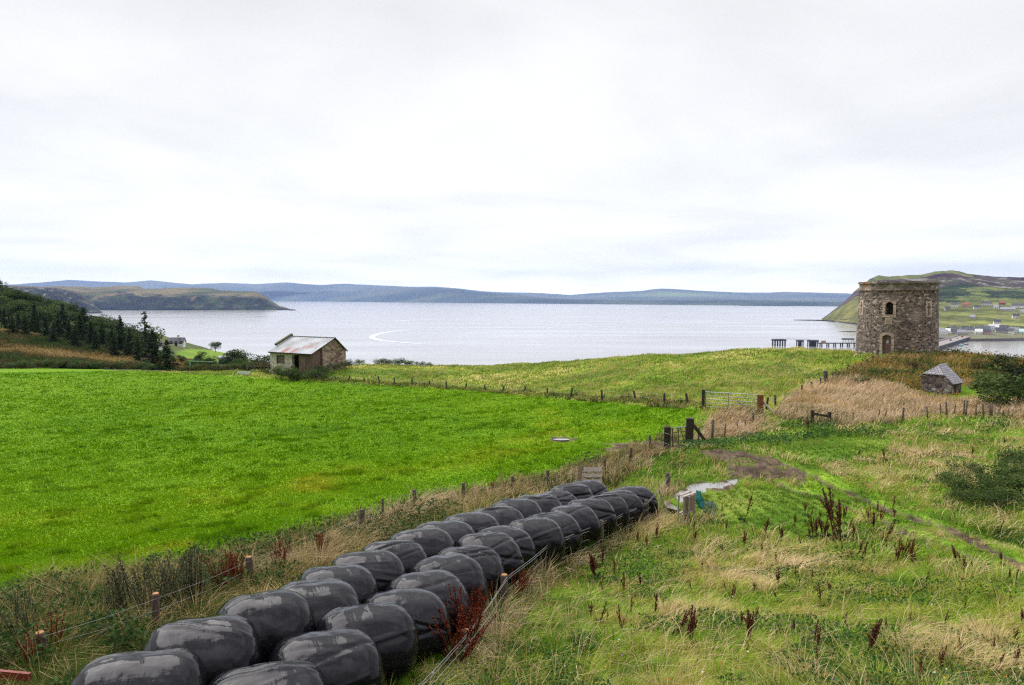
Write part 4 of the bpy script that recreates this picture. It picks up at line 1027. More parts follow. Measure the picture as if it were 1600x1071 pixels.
# ferry berth: dolphins on piles, a narrow gangway and a piled approach
def dolphin(x0, x1, ytop, ybase, npile, label):
    a, b2 = sea_pt(x0, ybase), sea_pt(x1, ybase); zt = P((x0 + x1) / 2, ytop, a.y).z
    o = thing('mooring_dolphin', ((a.x + b2.x) / 2, a.y, 0), label, 'dolphin', 'mooring dolphins of the ferry berth'); w = b2.x - a.x
    mb = MB(); mb.box((0, 4, zt - 1.0), (w, 9, 2.0)); link('cap', mb.mesh('cap', M['darksteel']), o)
    for i in range(npile * 2):
        x = -w / 2 + w * (i // 2 + 0.5) / npile
        mb = MB()
        for y in ((0, 8)[i % 2],): mb.tube([(x, y, -1.5), (x, y, zt - 1.9)], w / npile * 0.31, 8)
        link('pile', mb.mesh('pile', M['darksteel']), o)
    mb = MB()
    for x in (-w / 2, 0, w / 2): mb.beam((x, 0, zt), (x, 0, zt + 1.2), 0.15, 0.15)
    mb.beam((-w / 2, 0, zt + 1.2), (w / 2, 0, zt + 1.2), 0.12, 0.12); link('railing', mb.mesh('railing', M['galv']), o)
    return o
d1 = dolphin(1209, 1228.5, 530.5, 540.5, 5, 'wide dark mooring dolphin standing alone at the outer end of the berth')
d2 = dolphin(1247.5, 1256, 532, 541.3, 3, 'narrow dark mooring dolphin in the middle of the berth')
d3 = dolphin(1265, 1279, 532, 541.8, 5, 'dark mooring dolphin at the end of the piled approach')
a, b2 = P(1229, 529.8, 860), P(1266, 531, 855)
gw = thing('gangway', a, 'thin pale gangway linking the dolphins of the ferry berth', 'walkway')
mb = MB(); mb.beam(a, b2, 1.6, 0.35); mb.build('deck', M['concrete'], gw)
mb = MB(); mb.beam(a + W * 1.1, b2 + W * 1.1, 0.12, 0.12); mb.build('handrail', M['galv'], gw)
a, b2 = sea_pt(1279, 542), sea_pt(1380, 542.6); zt = P(1290, 536.3, a.y).z
ap = thing('approach_jetty', (a.x, a.y, 0), 'long low jetty on dark piles leading behind the tower', 'jetty')
mb = MB(); mb.box((0 + (b2.x - a.x) / 2, 3, zt - 0.4), (b2.x - a.x, 6, 0.9)); link('deck', mb.mesh('deck', M['darksteel']), ap)
for i in range(18):
    x = (b2.x - a.x) * (i // 2 + 0.5) / 9
    mb = MB()
    for y in ((0.5, 5.5)[i % 2],): mb.tube([(x, y, -1.5), (x, y, zt - 0.8)], 0.75, 8)
    link('pile', mb.mesh('pile', M['darksteel']), ap)
mb = MB()
for i in range(24): mb.beam(((b2.x - a.x) * i / 24, 0, zt), ((b2.x - a.x) * i / 24, 0, zt + 1.2), 0.12, 0.12)
mb.beam((0, 0, zt + 1.2), (b2.x - a.x, 0, zt + 1.2), 0.1, 0.1); link('railing', mb.mesh('railing', M['galv']), ap)
c = sea_pt(1288, 542) + W * zt; o = thing('harbour_cabin', (c.x, c.y + 3, zt + 0.06), 'small pale cabin on the outer end of the jetty', 'cabin')
mb = MB(); mb.box((0, 0, 1.3), (5, 3, 2.6)); link('wall', mb.mesh('wall', pink), o); mb = MB(); mb.box((0, 0, 2.7), (5.4, 3.4, 0.2)); link('roof', mb.mesh('roof', greyroof), o)
c = sea_pt(1327, 542) + W * zt; o = thing('harbour_shed', (c.x, c.y + 4, zt + 0.06), 'dark open shed on posts on the jetty beside the tower', 'shed')
mb = MB(); mb.box((0, 0, 4.6), (14, 4, 1.6)); link('roof', mb.mesh('roof', M['darksteel']), o)
for i in range(5):
    mb = MB(); mb.beam((-6.5 + i * 3.25, -1.6, 0), (-6.5 + i * 3.25, -1.6, 3.79), 0.35, 0.35); link('post', mb.mesh('post', M['darksteel']), o)
# ------------------------------------------------------------------ wrapped bales
m, nt, b = newmat('black_bale_wrap')
b.inputs['Base Color'].default_value = (0.006, 0.0058, 0.008, 1)
b.inputs['IOR'].default_value = 1.29
v = coords(nt, 'Object')
dust = noise(nt, v, 3.0, 5, 0.65); rd = ramp(nt, [(0.35, (0.04,) * 3), (0.7, (0.10,) * 3)]); nt.links.new(dust.outputs['Fac'], rd.inputs[0]); nt.links.new(rd.outputs[0], b.inputs['Roughness'])
w1 = noise(nt, coords(nt, 'Object', (1.0, 4.5, 1.0), (0.12, 0, 0.15)), 2.2, 4, 0.5)          # stretch wrinkles
w2 = noise(nt, v, 30, 2, 0.5)                                          # rain beads
w3 = noise(nt, coords(nt, 'Object', (6, 1.6, 1.6), (0.3, 0.2, 0)), 1.5, 4, 0.6)
a1 = N(nt, 'ShaderNodeMath', operation='MULTIPLY_ADD', i={1: 0.5}); nt.links.new(w3.outputs['Fac'], a1.inputs[0]); nt.links.new(w1.outputs['Fac'], a1.inputs[2])
a2 = N(nt, 'ShaderNodeMath', operation='MULTIPLY_ADD', i={1: 0.0}); nt.links.new(w2.outputs['Fac'], a2.inputs[0]); nt.links.new(a1.outputs[0], a2.inputs[2])
bump(nt, a2.outputs[0], b, 0.7, 0.013)
b.inputs['Specular Tint'].default_value = (0.93, 0.90, 1.0, 1)
M['wrap'] = m

def bale_mesh(seed, last):
    r = np.random.default_rng(seed)
    nu, nv = 150, 84
    uu = np.arange(nu) / nu * 2 * PI; tt = np.linspace(0, 1, nv)
    # profile along the bale: bulging ends, tight shoulders, slightly barrelled middle
    hw, hh, hl = BALE_W / 2 * r.uniform(1.0, 1.06), BALE_H / 2, BALE_L / 2 * r.uniform(1.12, 1.19)
    ax = -np.cos(np.linspace(0, PI, nv)); prof = (1 - np.abs(ax) ** r.uniform(3.7, 4.6)) ** (1 / 2.05)
    U_, A_ = np.meshgrid(uu, ax); PRf = np.repeat(prof[:, None], nu, 1)
    e = 2 / 1.9
    cx = np.sign(np.cos(U_)) * np.abs(np.cos(U_)) ** e; cz = np.sign(np.sin(U_)) * np.abs(np.sin(U_)) ** e
    x = cx * hw * PRf; z = cz * hh * PRf; y = A_ * hl
    z = np.where(z < 0, z * 0.92, z); x = x * (1 + 0.10 * np.clip(-z / hh, 0, 1))
    # soft dents, tension folds running round the barrel, gathered pleats on the ends
    sd = seed * 13.1
    d = (fbm(x * 1.8 + sd, y * 1.8 + z * 1.5, seed, 4) - 0.5) * 0.12
    fold = np.zeros_like(x)
    for q in range(r.integers(4, 9)):
        a0 = r.uniform(0.1, PI - 0.1); w = r.uniform(0.02, 0.07); sl = r.uniform(-0.5, 0.5)
        fold += np.exp(-((U_ - a0 - sl * A_) / w) ** 2) * r.uniform(-0.075, 0.04) * sstep(-1, -0.3, A_ * r.choice((-1, 1)))
    pleat = np.cos(U_ * 11 + 4 * vnoise(U_ * 2, A_, seed)) * 0.014 * sstep(0.72, 0.98, np.abs(A_)) * PRf
    belt = 0.012 * np.sin(A_ * 9 + r.uniform(0, 6)) * (1 - np.abs(A_))
    g = 1 + (d + fold + pleat + belt)
    x *= g; z *= g; y *= 1 + 0.5 * d
    z = np.maximum(z, -hh * 0.93)
    vv = np.stack([x, y, z + hh * 0.93], -1).reshape(-1, 3)
    a, c = np.meshgrid(np.arange(nv - 1), np.arange(nu), indexing='ij')
    q = np.stack([a * nu + c, a * nu + (c + 1) % nu, (a + 1) * nu + (c + 1) % nu, (a + 1) * nu + c], -1).reshape(-1, 4)
    return np_mesh('silage_bale', vv, q.ravel(), np.arange(0, q.size, 4), M['wrap'], np.ones((len(vv), 3)), True)

ORD = 'first second third fourth fifth sixth seventh eighth ninth tenth eleventh twelfth thirteenth fourteenth fifteenth sixteenth'.split()
for side, i, q, az in BALES:
    where = 'row beside the wire netting' if side == 'R' else 'row beside the green field'
    lab = f'black silage bale, {ORD[i]} from the near end of the {where}'
    if i == 15: lab = f'black silage bale at the far end of the {where}'
    if i == 0: lab = f'black silage bale at the near end of the {where}'
    me = bale_mesh(100 + i + (50 if side == 'L' else 0), i == 0)
    o = link('silage_bale', me, None, (q.x, q.y, q.z - BALE_H * 0.965), -az + random.uniform(-0.07, 0.07))
    o.rotation_euler = (math.radians(-3) + random.uniform(-0.03, 0.03), random.uniform(-0.05, 0.05), o.rotation_euler.z)
    o.scale = (random.uniform(0.95, 1.06), random.uniform(1.0, 1.06), random.uniform(0.95, 1.03))
    tag(o, lab, 'silage bale', 'two rows of black silage bales')

# ------------------------------------------------------------------ fences
def post_mb(base, top, r=0.05, square=False, n=8):
    mb = MB()
    if square: mb.beam(base, top, 2 * r, 2 * r)
    else:
        d = (top - base)
        mb.tube([base, base + d * 0.5, base + d * 0.985, top], [r * 1.03, r * (1 + random.uniform(-.06, .06)), r * 0.97, r * 0.8], n)
    return mb
def fence(name, posts, label, cat, mat, r=0.05, wires=(), wr=0.004, group=None, lean=0.06, stub=None, wmat=None, capm=None):
    """posts: list of (px, py_top, depth[, radius scale])"""
    root = None; tops = []
    for p in posts:
        px, py, d = p[:3]; rs = p[3] if len(p) > 3 else 1
        t = P(px, py, d); g = zat(t.x, t.y)
        mn = 0.82 if name == 'wire_fence' and d > 13 else 0.45
        if t.z < g + mn: t.z = g + mn
        if root is None:
            root = thing(name, (t.x, t.y, g), label, cat, group)
        base = Vector((t.x + random.uniform(-lean, lean), t.y + random.uniform(-lean, lean), g - 0.25))
        po = post_mb(base, t, r * rs).build('post', mat, root, True)
        if capm and rs >= 1.0 and d < 16:
            mb = MB(); mb.tube([t + Vector((0, 0, 0.001)), t + Vector((0, 0, 0.012))], [r * rs * 0.8, r * rs * 0.74], 8); mb.build('cut_top', capm, po)
        tops.append((t, g))
    for h in wires:
        pts = []
        for i, (t, g) in enumerate(tops):
            p = Vector((t.x, t.y, g + (t.z - g) * h)) + Vector((r * 0.8, -r * 0.8, 0))
            if i:
                q = pts[-1]; mid = (p + q) / 2 - Vector((0, 0, random.uniform(0.02, 0.06))); pts.append(mid)
            pts.append(p)
        mb = MB(); mb.tube(pts, wr, 4, False); mb.build('wire', wmat or M['wire'], root)
    return root
fence('wire_fence', [(62,989,10.6,1.25),(243,928,12,1.1),(389,880,15.3,1.25),(566,796,20,1.3),(598,779,21.8,0.6),(647,772,23.5,1.15),(724,755,26,1.1),(801,750,28),(856,737,28.6,1.2),(945,717,30,1.1),(986,700,31.5,1.1),(1015,688,33.5)],
      'old post and wire fence with leaning posts between the bales and the bright field', 'fence', M['post'], 0.062, (0.93, 0.7, 0.42), 0.0022, None, 0.08, capm=M['paletop'])
fence('wire_fence', [(610,1105,9.2),(727,985,12.1,1.15),(788,917,14.8,1.2),(858,848,18.4,1.15),(896,831,19.4,1.3),(939,813,21.2,1.15),(978,803,23,1.0),(1010,789,24.6,1.1),(1044,769,26.5,1.2)],
      'post and bright wire netting fence along the right side of the bales', 'fence', M['post'], 0.07, (0.97, 0.9, 0.62, 0.35), 0.0042, None, 0.07, capm=M['paletop'])
# netting between those posts
root = bpy.data.objects['wire_fence.001']
kids = [c for c in root.children if c.name.startswith('post')]
ends = []
for c in kids:
    zs = [v.co.z for v in c.data.vertices]; top = max(c.data.vertices, key=lambda v: v.co.z).co + wpos(c); ends.append(top)
mb = MB()
for a, b2 in zip(ends[:-1], ends[1:]):
    n = max(3, int((b2 - a).xy.length / 0.3))
    for i in range(1, n):
        p = a.lerp(b2, i / n) + Vector((0.05, -0.05, 0)); g = zat(p.x, p.y)
        mb.tube([(p.x, p.y, g + 0.05), (p.x + random.uniform(-.03, .03), p.y, p.z - 0.08)], 0.0016, 3, False)
mb.build('netting', M['wire'], root)
FF = [(757,601),(729,599),(697,595),(671,595),(644,591),(616,590.5),(591,588),(569,590),(546,588),(523,588),(505,586),(488,586),(469,584)]
DF = [80,82,83.5,85,86.5,88,90,91.5,92.5,93.5,94.3,94.8,95.3]
fence('field_fence', [(1072,615,47),(1038,614.5,51),(990,611,55.5),(940,609.5,60),(894,606.5,65),(855,606.5,69),(821,604,73),(787,603,77)] + [(x, y, d) for (x, y), d in zip(FF, DF)],
      'long line of dark stakes along the far edge of the bright field', 'fence', M['sleeper'], 0.085, (0.9, 0.55), 0.004, None, 0.25)
fence('tower_fence', [(1200,621,44),(1211,618,46),(1253,602,52),(1268,597,53.5),(1282,590,55),(1290,580,56,2.2),(1302,582,57.5),(1311,582,59),(1324,573.5,61.5),(1333,573.5,63),(1346,569.5,65.5),(1355,564.5,67.5),(1364,559.5,70),(1372,555.5,73),(1380,553,75)],
      'leaning stake fence climbing the grass knoll to the tower', 'fence', M['sleeper'], 0.075, (0.9, 0.6), 0.006, None, 0.15)
fence('stake_fence', [(1333,645,40.5),(1374,640,41.2),(1385,641,41.5,.7),(1412,637,41.5,1.2),(1448,635,41.8),(1469,632,42,.8),(1478,628,42.2,1.2),(1493,632,42,.7),(1507,625,42),(1511,626,42.2,1.1),(1525,632,41.8,.8),(1535,630,41.8),(1546,632,41.5,1.2),(1550,629,41.6),(1561,639,41),(1568,643,40.8,.8),(1576,642,40.8),(1582,646,40.6),(1594,640,40.6)],
      'thin uneven stakes in a line through the pale tall grass below the hut', 'fence', M['wood'], 0.05, (0.88, 0.5), 0.005, None, 0.12)
fence('corner_fence', [(1092,668,38),(1114,656,38.5,1.5),(1134,662,39,.8),(1152,660,40,.8),(1165,657,40.5),(1176,645,41,1.4)],
      'short broken stake fence in pale grass right of the rusty gate', 'fence', M['wood'], 0.055, (0.85,), 0.006, None, 0.1)
fence('shore_fence', [(1494,549,74,1.6),(1529,556,73),(1560,560,70),(1577,563,69)], 'row of isolated stakes on the skyline right of the tower', 'fence', M['darksteel'], 0.1, (), 0.005, None, 0.05)

def stand(name, px, py_top, d, w, mat, label, cat, group=None, tilt=(0, 0), extra=0.3):
    t = P(px, py_top, d); g = zat(t.x, t.y); o = thing(name, (t.x, t.y, g), label, cat, group)
    base = Vector((t.x - tilt[0], t.y - tilt[1], g - extra))
    mb = MB(); mb.beam(base, t, w, w * 0.9, Vector((0.2, 1, 0)))
    # worn edges
    me = mb.build('shaft', mat, o); bv = me.modifiers.new('wear', 'BEVEL'); bv.width = w * 0.08; bv.segments = 2
    return o, t, g
gp1, t1, g1 = stand('gate_post', 1043, 667, 34, 0.32, M['sleeper'], 'thick dark sleeper post with grass on its top, left of the rusty gate', 'gate post', 'dark sleeper gate posts', (0.02, 0))
gp2, t2, g2 = stand('gate_post', 1078.5, 653.5, 37.5, 0.4, M['sleeper'], 'tallest dark sleeper post at the far side of the rusty gate', 'gate post', 'dark sleeper gate posts', (0.05, 0))
mb = MB(); mb.beam(t2 + Vector((0.2, 0, -0.4)), Vector((t2.x + 0.95, t2.y + 0.3, zat(t2.x + 0.95, t2.y + 0.3) + 0.1)), 0.13, 0.13); mb.build('brace', M['sleeper'], gp2)
mb = MB()
for k in range(24):
    w = random.uniform(0, 6.28); s = random.uniform(0, 0.12); h = random.uniform(0.05, 0.14); p = t1 + Vector((math.cos(w) * s, math.sin(w) * s, 0))
    mb.add([p + Vector((-.012, 0, 0)), p + Vector((.012, 0, 0)), p + Vector((random.uniform(-.06, .06), random.uniform(-.06, .06), h))], [(0, 1, 2)], (0.3, 0.24, 0.1))
mb.build('grass_tuft', M['blade'], gp1)
mb = MB()
for q in (0.3, 0.72):
    z = g1 + (t1.z - g1) * q; mb.tube([(t1.x + 0.19 * math.cos(w), t1.y + 0.19 * math.sin(w), z - 0.06 * math.cos(w)) for w in np.linspace(0, 2 * PI, 14)], 0.012, 4, False)
mb.build('wire_loop', M['wire'], gp1)
# rusty tubular gate between the sleepers
ga = Vector((t1.x + 0.28, t1.y + 0.12, 0)); gb = Vector((t2.x - 0.3, t2.y - 0.25, 0))
za, zb = zat(ga.x, ga.y), zat(gb.x, gb.y)
gate = thing('rusty_gate', (ga.x, ga.y, za), 'rusty tubular field gate hung between two dark sleeper posts', 'gate')
def gpnt(t, h): return Vector((ga.x + (gb.x - ga.x) * t, ga.y + (gb.y - ga.y) * t, za + (zb - za) * t + 0.08 + h))
mb = MB(); mb.tube([gpnt(0, 1.02), gpnt(1, 1.02)], 0.028, 6); mb.build('top_rail', M['galv'], gate)
for h in (0.78, 0.55, 0.32, 0.08):
    mb = MB(); mb.tube([gpnt(0, h), gpnt(1, h)], 0.022, 6); mb.build('rail', M['rust'], gate)
for t in (0, 0.42, 1):
    mb = MB(); mb.tube([gpnt(t, 0.05), gpnt(t, 1.03)], 0.024, 6); mb.build('upright', M['rust'], gate)
for a_, b_ in ((0.02, 0.4), (0.97, 0.55)):
    mb = MB(); mb.tube([gpnt(a_, 0.08), gpnt(b_, 1.0)], 0.02, 6); mb.build('diagonal', M['rust'], gate)
# galvanised gate beyond the field corner
la, ta_, lga = stand('slim_gate_post', 1099, 609, 45, 0.2, M['sleeper'], 'slim dark post at the left end of the galvanised gate', 'gate post')
ra, tb_, rga = stand('wooden_gate_post', 1188.5, 617, 43, 0.32, M['rustpost'], 'reddish brown wooden post at the right end of the galvanised gate', 'gate post')
e1 = Vector((tb_.x + 0.15, tb_.y, zat(tb_.x, tb_.y) + 0.75)); e2 = P(1207.5, 643.5, 42.4)
mb = MB(); mb.beam(e1, e2, 0.1, 0.1); mb.build('brace', M['pallet'], ra)
ga = Vector((ta_.x + 0.16, ta_.y, 0)); gb = Vector((tb_.x - 0.2, tb_.y, 0)); za = P(1101, 637, 45).z; zb = P(1185, 642.5, 43).z
gate2 = thing('galvanised_gate', (ga.x, ga.y, za), 'galvanised grey five bar field gate at the corner of the bright field', 'gate')
def gpnt(t, h): return Vector((ga.x + (gb.x - ga.x) * t, ga.y + (gb.y - ga.y) * t, za + (zb - za) * t + h))
for k, h in enumerate((0.05, 0.32, 0.54, 0.77, 1.0)):
    mb = MB(); mb.tube([gpnt(0, h), gpnt(1, h)], 0.03 if k == 4 else 0.022, 6); mb.build('top_rail' if k == 4 else 'rail', M['galv'], gate2)
for t in (0, 0.45, 1):
    mb = MB(); mb.tube([gpnt(t, 0.03), gpnt(t, 1.02)], 0.027, 6); mb.build('upright', M['galv'], gate2)
mb = MB(); mb.tube([gpnt(0.62, 0.6), gpnt(0.84, 0.05)], 0.03, 6); mb.build('strut', M['galv'], gate2)
# two posts and a rail in the pale grass
a, b2 = P(1269.5, 641, 40), P(1296, 644, 40.5)
rr = thing('wooden_rail', (a.x, a.y, zat(a.x, a.y)), 'dark rail between two short posts in the pale grass', 'rail')
for p in (a, b2): mb = MB(); mb.beam(Vector((p.x, p.y, zat(p.x, p.y) - .2)), Vector((p.x, p.y, max(p.z, zat(p.x, p.y) + .6))), 0.16, 0.16); mb.build('post', M['sleeper'], rr)
za_ = max(a.z, zat(a.x, a.y) + .6) - 0.2; zb_ = max(b2.z, zat(b2.x, b2.y) + .6) - 0.25
mb = MB(); mb.beam((a.x, a.y - 0.1, za_), (b2.x, b2.y - 0.1, zb_), 0.05, 0.14); mb.build('rail', M['sleeper'], rr)

# ------------------------------------------------------------------ pallets, net, planks
def pallet(name, base, X, Y, wdt, hgt, label, mat):
    """pallet with its deck in the X-Y plane (Y up the boards)"""
    Zn = X.cross(Y).normalized(); o = thing(name, base, label, 'pallet')
    n = 5
    for i in range(n):
        y0 = hgt * i / n + 0.02
        mb = MB(); mb.frame(base, X, Y, Zn, (0, y0, 0.10), (wdt, y0 + hgt / n * 0.62, 0.122)); mb.build('board', mat, o)
    for i in range(3):
        x0 = (wdt - 0.09) * i / 2
        mb = MB(); mb.frame(base, X, Y, Zn, (x0, 0, 0.023), (x0 + 0.09, hgt, 0.099)); mb.build('bearer', mat, o)
    for i in range(3):
        y0 = (hgt - 0.1) * i / 2
        mb = MB(); mb.frame(base, X, Y, Zn, (0, y0, 0), (wdt, y0 + 0.1, 0.022)); mb.build('bottom_board', mat, o)
    return o
b0 = P(912, 752, 27.2); gz = zat(b0.x, b0.y)
pallet('wooden_pallet', Vector((b0.x, b0.y, gz + 0.1)), Vector((0.99, -0.1, 0.03)).normalized(), Vector((0.05, 0.5, 1.0)).normalized(), 0.72, max(0.7, P(912, 727, 27.6).z - gz - 0.1), 'weathered pallet leaning by the fence behind the far end of the bales', M['pallet'])
p = P(903.5, 752, 27.0); o = thing('old_board', (p.x, p.y, zat(p.x, p.y)), 'dark board leaning on the left edge of the weathered pallet', 'board')
mb = MB(); mb.beam((p.x - 0.1, p.y - 0.1, zat(p.x, p.y) - 0.05), (p.x + 0.14, p.y + 0.3, P(909, 729, 27.3).z), 0.16, 0.05); mb.build('plank', M['wood'], o)
mb = MB(); mb.box((p.x - 0.16, p.y - 0.05, zat(p.x, p.y) + 0.42), (0.14, 0.12, 0.4), 0.3); mb.build('plastic_scrap', plain('pale_blue_plastic', (0.25, 0.42, 0.46), 0.5), o)
# tall slatted crate standing on end with teal net hung behind
b0 = P(1067, 818, 23.4); gz = zat(b0.x, b0.y); tz_ = P(1069, 777, 23.4).z
cr = thing('wooden_crate', (b0.x, b0.y, gz), 'tall slatted pallet crate standing on end by the puddle', 'crate')
X = Vector((0.62, 0.5, 0)).normalized(); Y2 = Vector((-X.y, X.x, 0)); H = tz_ - gz
for i, (x, y) in enumerate(((0, 0), (0.2, -0.06), (0.62, 0.02), (0.0, 0.22), (0.62, 0.22))):
    p = b0 + X * x + Y2 * y; mb = MB(); mb.beam((p.x, p.y, gz - 0.1), (p.x + 0.03, p.y, tz_ - 0.02 + 0.02 * i), 0.05, 0.05); mb.build('upright', M['pallet'], cr)
for i in range(6):
    p = b0 + X * (0.08 + i * 0.095) + Y2 * 0.0; mb = MB(); mb.beam((p.x, p.y, gz + H * (0.42 if i > 1 else 0.0)), (p.x + 0.02, p.y, tz_ - 0.02), 0.075, 0.02, Vector((Y2.x, Y2.y, 0))); mb.build('slat', plain('mauve_wood', (0.27, 0.19, 0.165), 0.85, 0.35, 6) if i == 0 else bpy.data.materials['mauve_wood'], cr)
for z in (tz_, gz + H * 0.4):
    for y in (0.02, 0.2):
        a = b0 + X * -0.03 + Y2 * y; b2 = b0 + X * 0.68 + Y2 * y; mb = MB(); mb.beam((a.x, a.y, z), (b2.x, b2.y, z + 0.03), 0.09, 0.03); mb.build('cross_board', M['pallet'], cr)
p0 = b0 + X * 0.78 + Y2 * 0.06
tn = thing('teal_netting', (p0.x, p0.y, gz), 'folded teal netting hung over the far edge of the slatted crate', 'netting')
mb = MB(); vs = []; fs = []
for j in range(9):
    t = j / 8
    for i in range(7):
        s = i / 6; q = p0 + X * (s * 0.3 + 0.03 * math.sin(9 * t + 3 * s)) + Y2 * (0.06 * math.sin(s * 9 + t * 3) - 0.1 * t)
        vs.append((q.x, q.y, tz_ + 0.08 - 0.6 * t - 0.08 * s))
for j in range(8):
    for i in range(6): a = j * 7 + i; fs.append((a, a + 1, a + 8, a + 7))
mb.add(vs, fs); oo = mb.build('sheet', M['teal'], tn, True); sm = oo.modifiers.new('t', 'SOLIDIFY'); sm.thickness = 0.02
q = ground(1109, 806); c = Vector((q.x, q.y, q.z + 0.26))
nb = thing('net_bundle', (q.x, q.y, q.z), 'round tangle of pale green net lying in grass beside the crate', 'netting')
mb = MB(); R_ = random.Random(4)
for k in range(46):
    ax = Vector((R_.uniform(-1, 1), R_.uniform(-1, 1), R_.uniform(-1, 1))).normalized(); u = ax.orthogonal().normalized(); w = ax.cross(u); r = R_.uniform(0.2, 0.3); of = ax * R_.uniform(-0.12, 0.12)
    mb.tube([c + of + (u * math.cos(a) + w * math.sin(a)) * r * (1, 1, 0.9)[k % 3] * 0.85 for a in np.linspace(0, R_.uniform(3, 6.2), 18)], 0.006, 3, False)
mb.build('strands', plain('grey_green_net', (0.12, 0.19, 0.15), 0.6), nb)
# red painted plank in the near left corner
a, b2 = P(-20, 1050, 9.6), P(47, 1058, 9.6)
o = thing('red_plank', (b2.x, b2.y, b2.z - 0.1), 'dark red painted plank end in the near left corner', 'plank')
mb = MB(); mb.beam(a - Vector((1.2, 0, -0.1)), b2, 0.05, 0.11); mb.build('plank', M['redplank'], o)
mb = MB(); mb.beam((a.x, a.y + 0.06, zat(a.x, a.y) - 0.2), (a.x, a.y + 0.06, a.z + 0.05), 0.08, 0.08); mb.build('post', M['redplank'], o)
# things by the barn hedge: rail, green post frame, white trough
p = P(297, 578, 108); g = zat(p.x, p.y); o = thing('green_frame', (p.x, p.y, g), 'pale green post frame standing in the hedge left of the barn', 'frame')
gm = plain('pale_green_paint', (0.2, 0.38, 0.22), 0.7); mb = MB(); mb.beam((p.x, p.y, g - .2), (p.x, p.y, P(298, 564, 108).z), 0.14, 0.14); mb.build('post', gm, o)
mb = MB(); mb.beam((p.x - 0.2, p.y, P(298, 564.5, 108).z), (p.x + 3.6, p.y, P(320, 566, 108).z), 0.1, 0.14); mb.build('rail', gm, o)
p = ground(381, 586.5); o = thing('water_trough', (p.x, p.y, p.z), 'low pale trough at the field edge left of the barn', 'trough')
tm = plain('pale_trough', (0.6, 0.63, 0.66), 0.5)
mb = MB(); mb.box((p.x, p.y, p.z + 0.06), (1.6, 0.6, 0.12)); mb.build('base', tm, o)
mb = MB()
for dx, dy, sx, sy in ((-0.76, 0, 0.08, 0.6), (0.76, 0, 0.08, 0.6), (0, -0.27, 1.44, 0.06), (0, 0.27, 1.44, 0.06)): mb.box((p.x + dx, p.y + dy, p.z + 0.25), (sx, sy, 0.26))
mb.build('rim', tm, o)
a, b2 = P(386, 572, 99), P(419, 572.5, 99.5); g = zat(a.x, a.y); o = thing('rail_fence', (a.x, a.y, g), 'short weathered rail fence joining the left end of the barn', 'fence')
for t in (0, 0.33, 0.66, 1):
    q = a.lerp(b2, t); mb = MB(); mb.beam((q.x, q.y, zat(q.x, q.y) - .2), (q.x, q.y, a.z + 0.2), 0.13, 0.13); mb.build('post', M['wood'], o)
for dz in (0, -0.75): mb = MB(); mb.beam(a + Vector((0, -.09, dz)), b2 + Vector((0, -.09, dz)), 0.05, 0.16); mb.build('rail', M['wood'], o)
# ------------------------------------------------------------------ grass blades
def blade_mesh(name, x, y, z, h, lean, width, c, tipc=None, wprof=(1, 0.75), curve=0.35):
    n = len(x); a = RNG.uniform(0, 2 * PI, n)
    wx, wy = np.cos(a) * width * 0.5, np.sin(a) * width * 0.5
    lx, ly = lean
    V_ = np.empty((n, 5, 3), np.float32)
    for k, (t, w) in enumerate(((0, wprof[0]), (0.55, wprof[1]))):
        px = x + lx * h * t * t; py = y + ly * h * t * t; pz = z + h * t * (1 - curve * t * np.hypot(lx, ly))
        V_[:, 2 * k, 0] = px - wx * w; V_[:, 2 * k, 1] = py - wy * w; V_[:, 2 * k, 2] = pz
        V_[:, 2 * k + 1, 0] = px + wx * w; V_[:, 2 * k + 1, 1] = py + wy * w; V_[:, 2 * k + 1, 2] = pz
    V_[:, 4, 0] = x + lx * h; V_[:, 4, 1] = y + ly * h; V_[:, 4, 2] = z + h * (1 - curve * np.hypot(lx, ly))
    base = (np.arange(n) * 5)[:, None]
    lp = (base + np.array([0, 1, 3, 2, 2, 3, 4])[None]).ravel()
    st = (np.arange(n)[:, None] * 7 + np.array([0, 4])[None]).ravel()
    cc = np.repeat(c[:, None, :], 5, 1)
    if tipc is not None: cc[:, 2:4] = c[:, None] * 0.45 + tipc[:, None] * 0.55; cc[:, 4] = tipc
    o = link(name, np_mesh(name, V_.reshape(-1, 3), lp, st, M['blade'], cc.reshape(-1, 3)))
    return setting(o, 'stuff')

def scatter(n, rmin, rmax, az=0.74, p=0):
    a = RNG.uniform(-az, az, n)
    if p == 0: r = rmin * (rmax / rmin) ** RNG.uniform(0, 1, n)
    else: r = (rmin ** p + (rmax ** p - rmin ** p) * RNG.uniform(0, 1, n)) ** (1 / p)
    return r * np.sin(a), r * np.cos(a)

bxy = np.array([[q.x, q.y] for _, _, q, _ in BALES]); bdir = np.array([[math.sin(az), math.cos(az)] for *_, az in BALES])
def off_bales(x, y, m=0.0):
    ok = np.ones(len(x), bool)
    for (cx, cy), (dx, dy) in zip(bxy, bdir):
        u = (x - cx) * dx + (y - cy) * dy; v = (x - cx) * dy - (y - cy) * dx
        ok &= ~((np.abs(u) < BALE_L / 2 + 0.02 + m) & (np.abs(v) < BALE_W / 2 - 0.03 + m))
    return ok
def off_build(x, y):
    ok = np.hypot(x - TB.x, y - TB.y) > TR0 + 0.1
    u = (x - B0.x) * U.x + (y - B0.y) * U.y; v = (x - B0.x) * V.x + (y - B0.y) * V.y
    ok &= ~((u > -0.1) & (u < LF + .1) & (v > -0.1) & (v < LG + .1))
    u = (x - H0.x) * HU.x + (y - H0.y) * HU.y; v = (x - H0.x) * HV.x + (y - H0.y) * HV.y
    ok &= ~((u > -0.1) & (u < HL + .1) & (v > -0.1) & (v < HW + .1))
    return ok

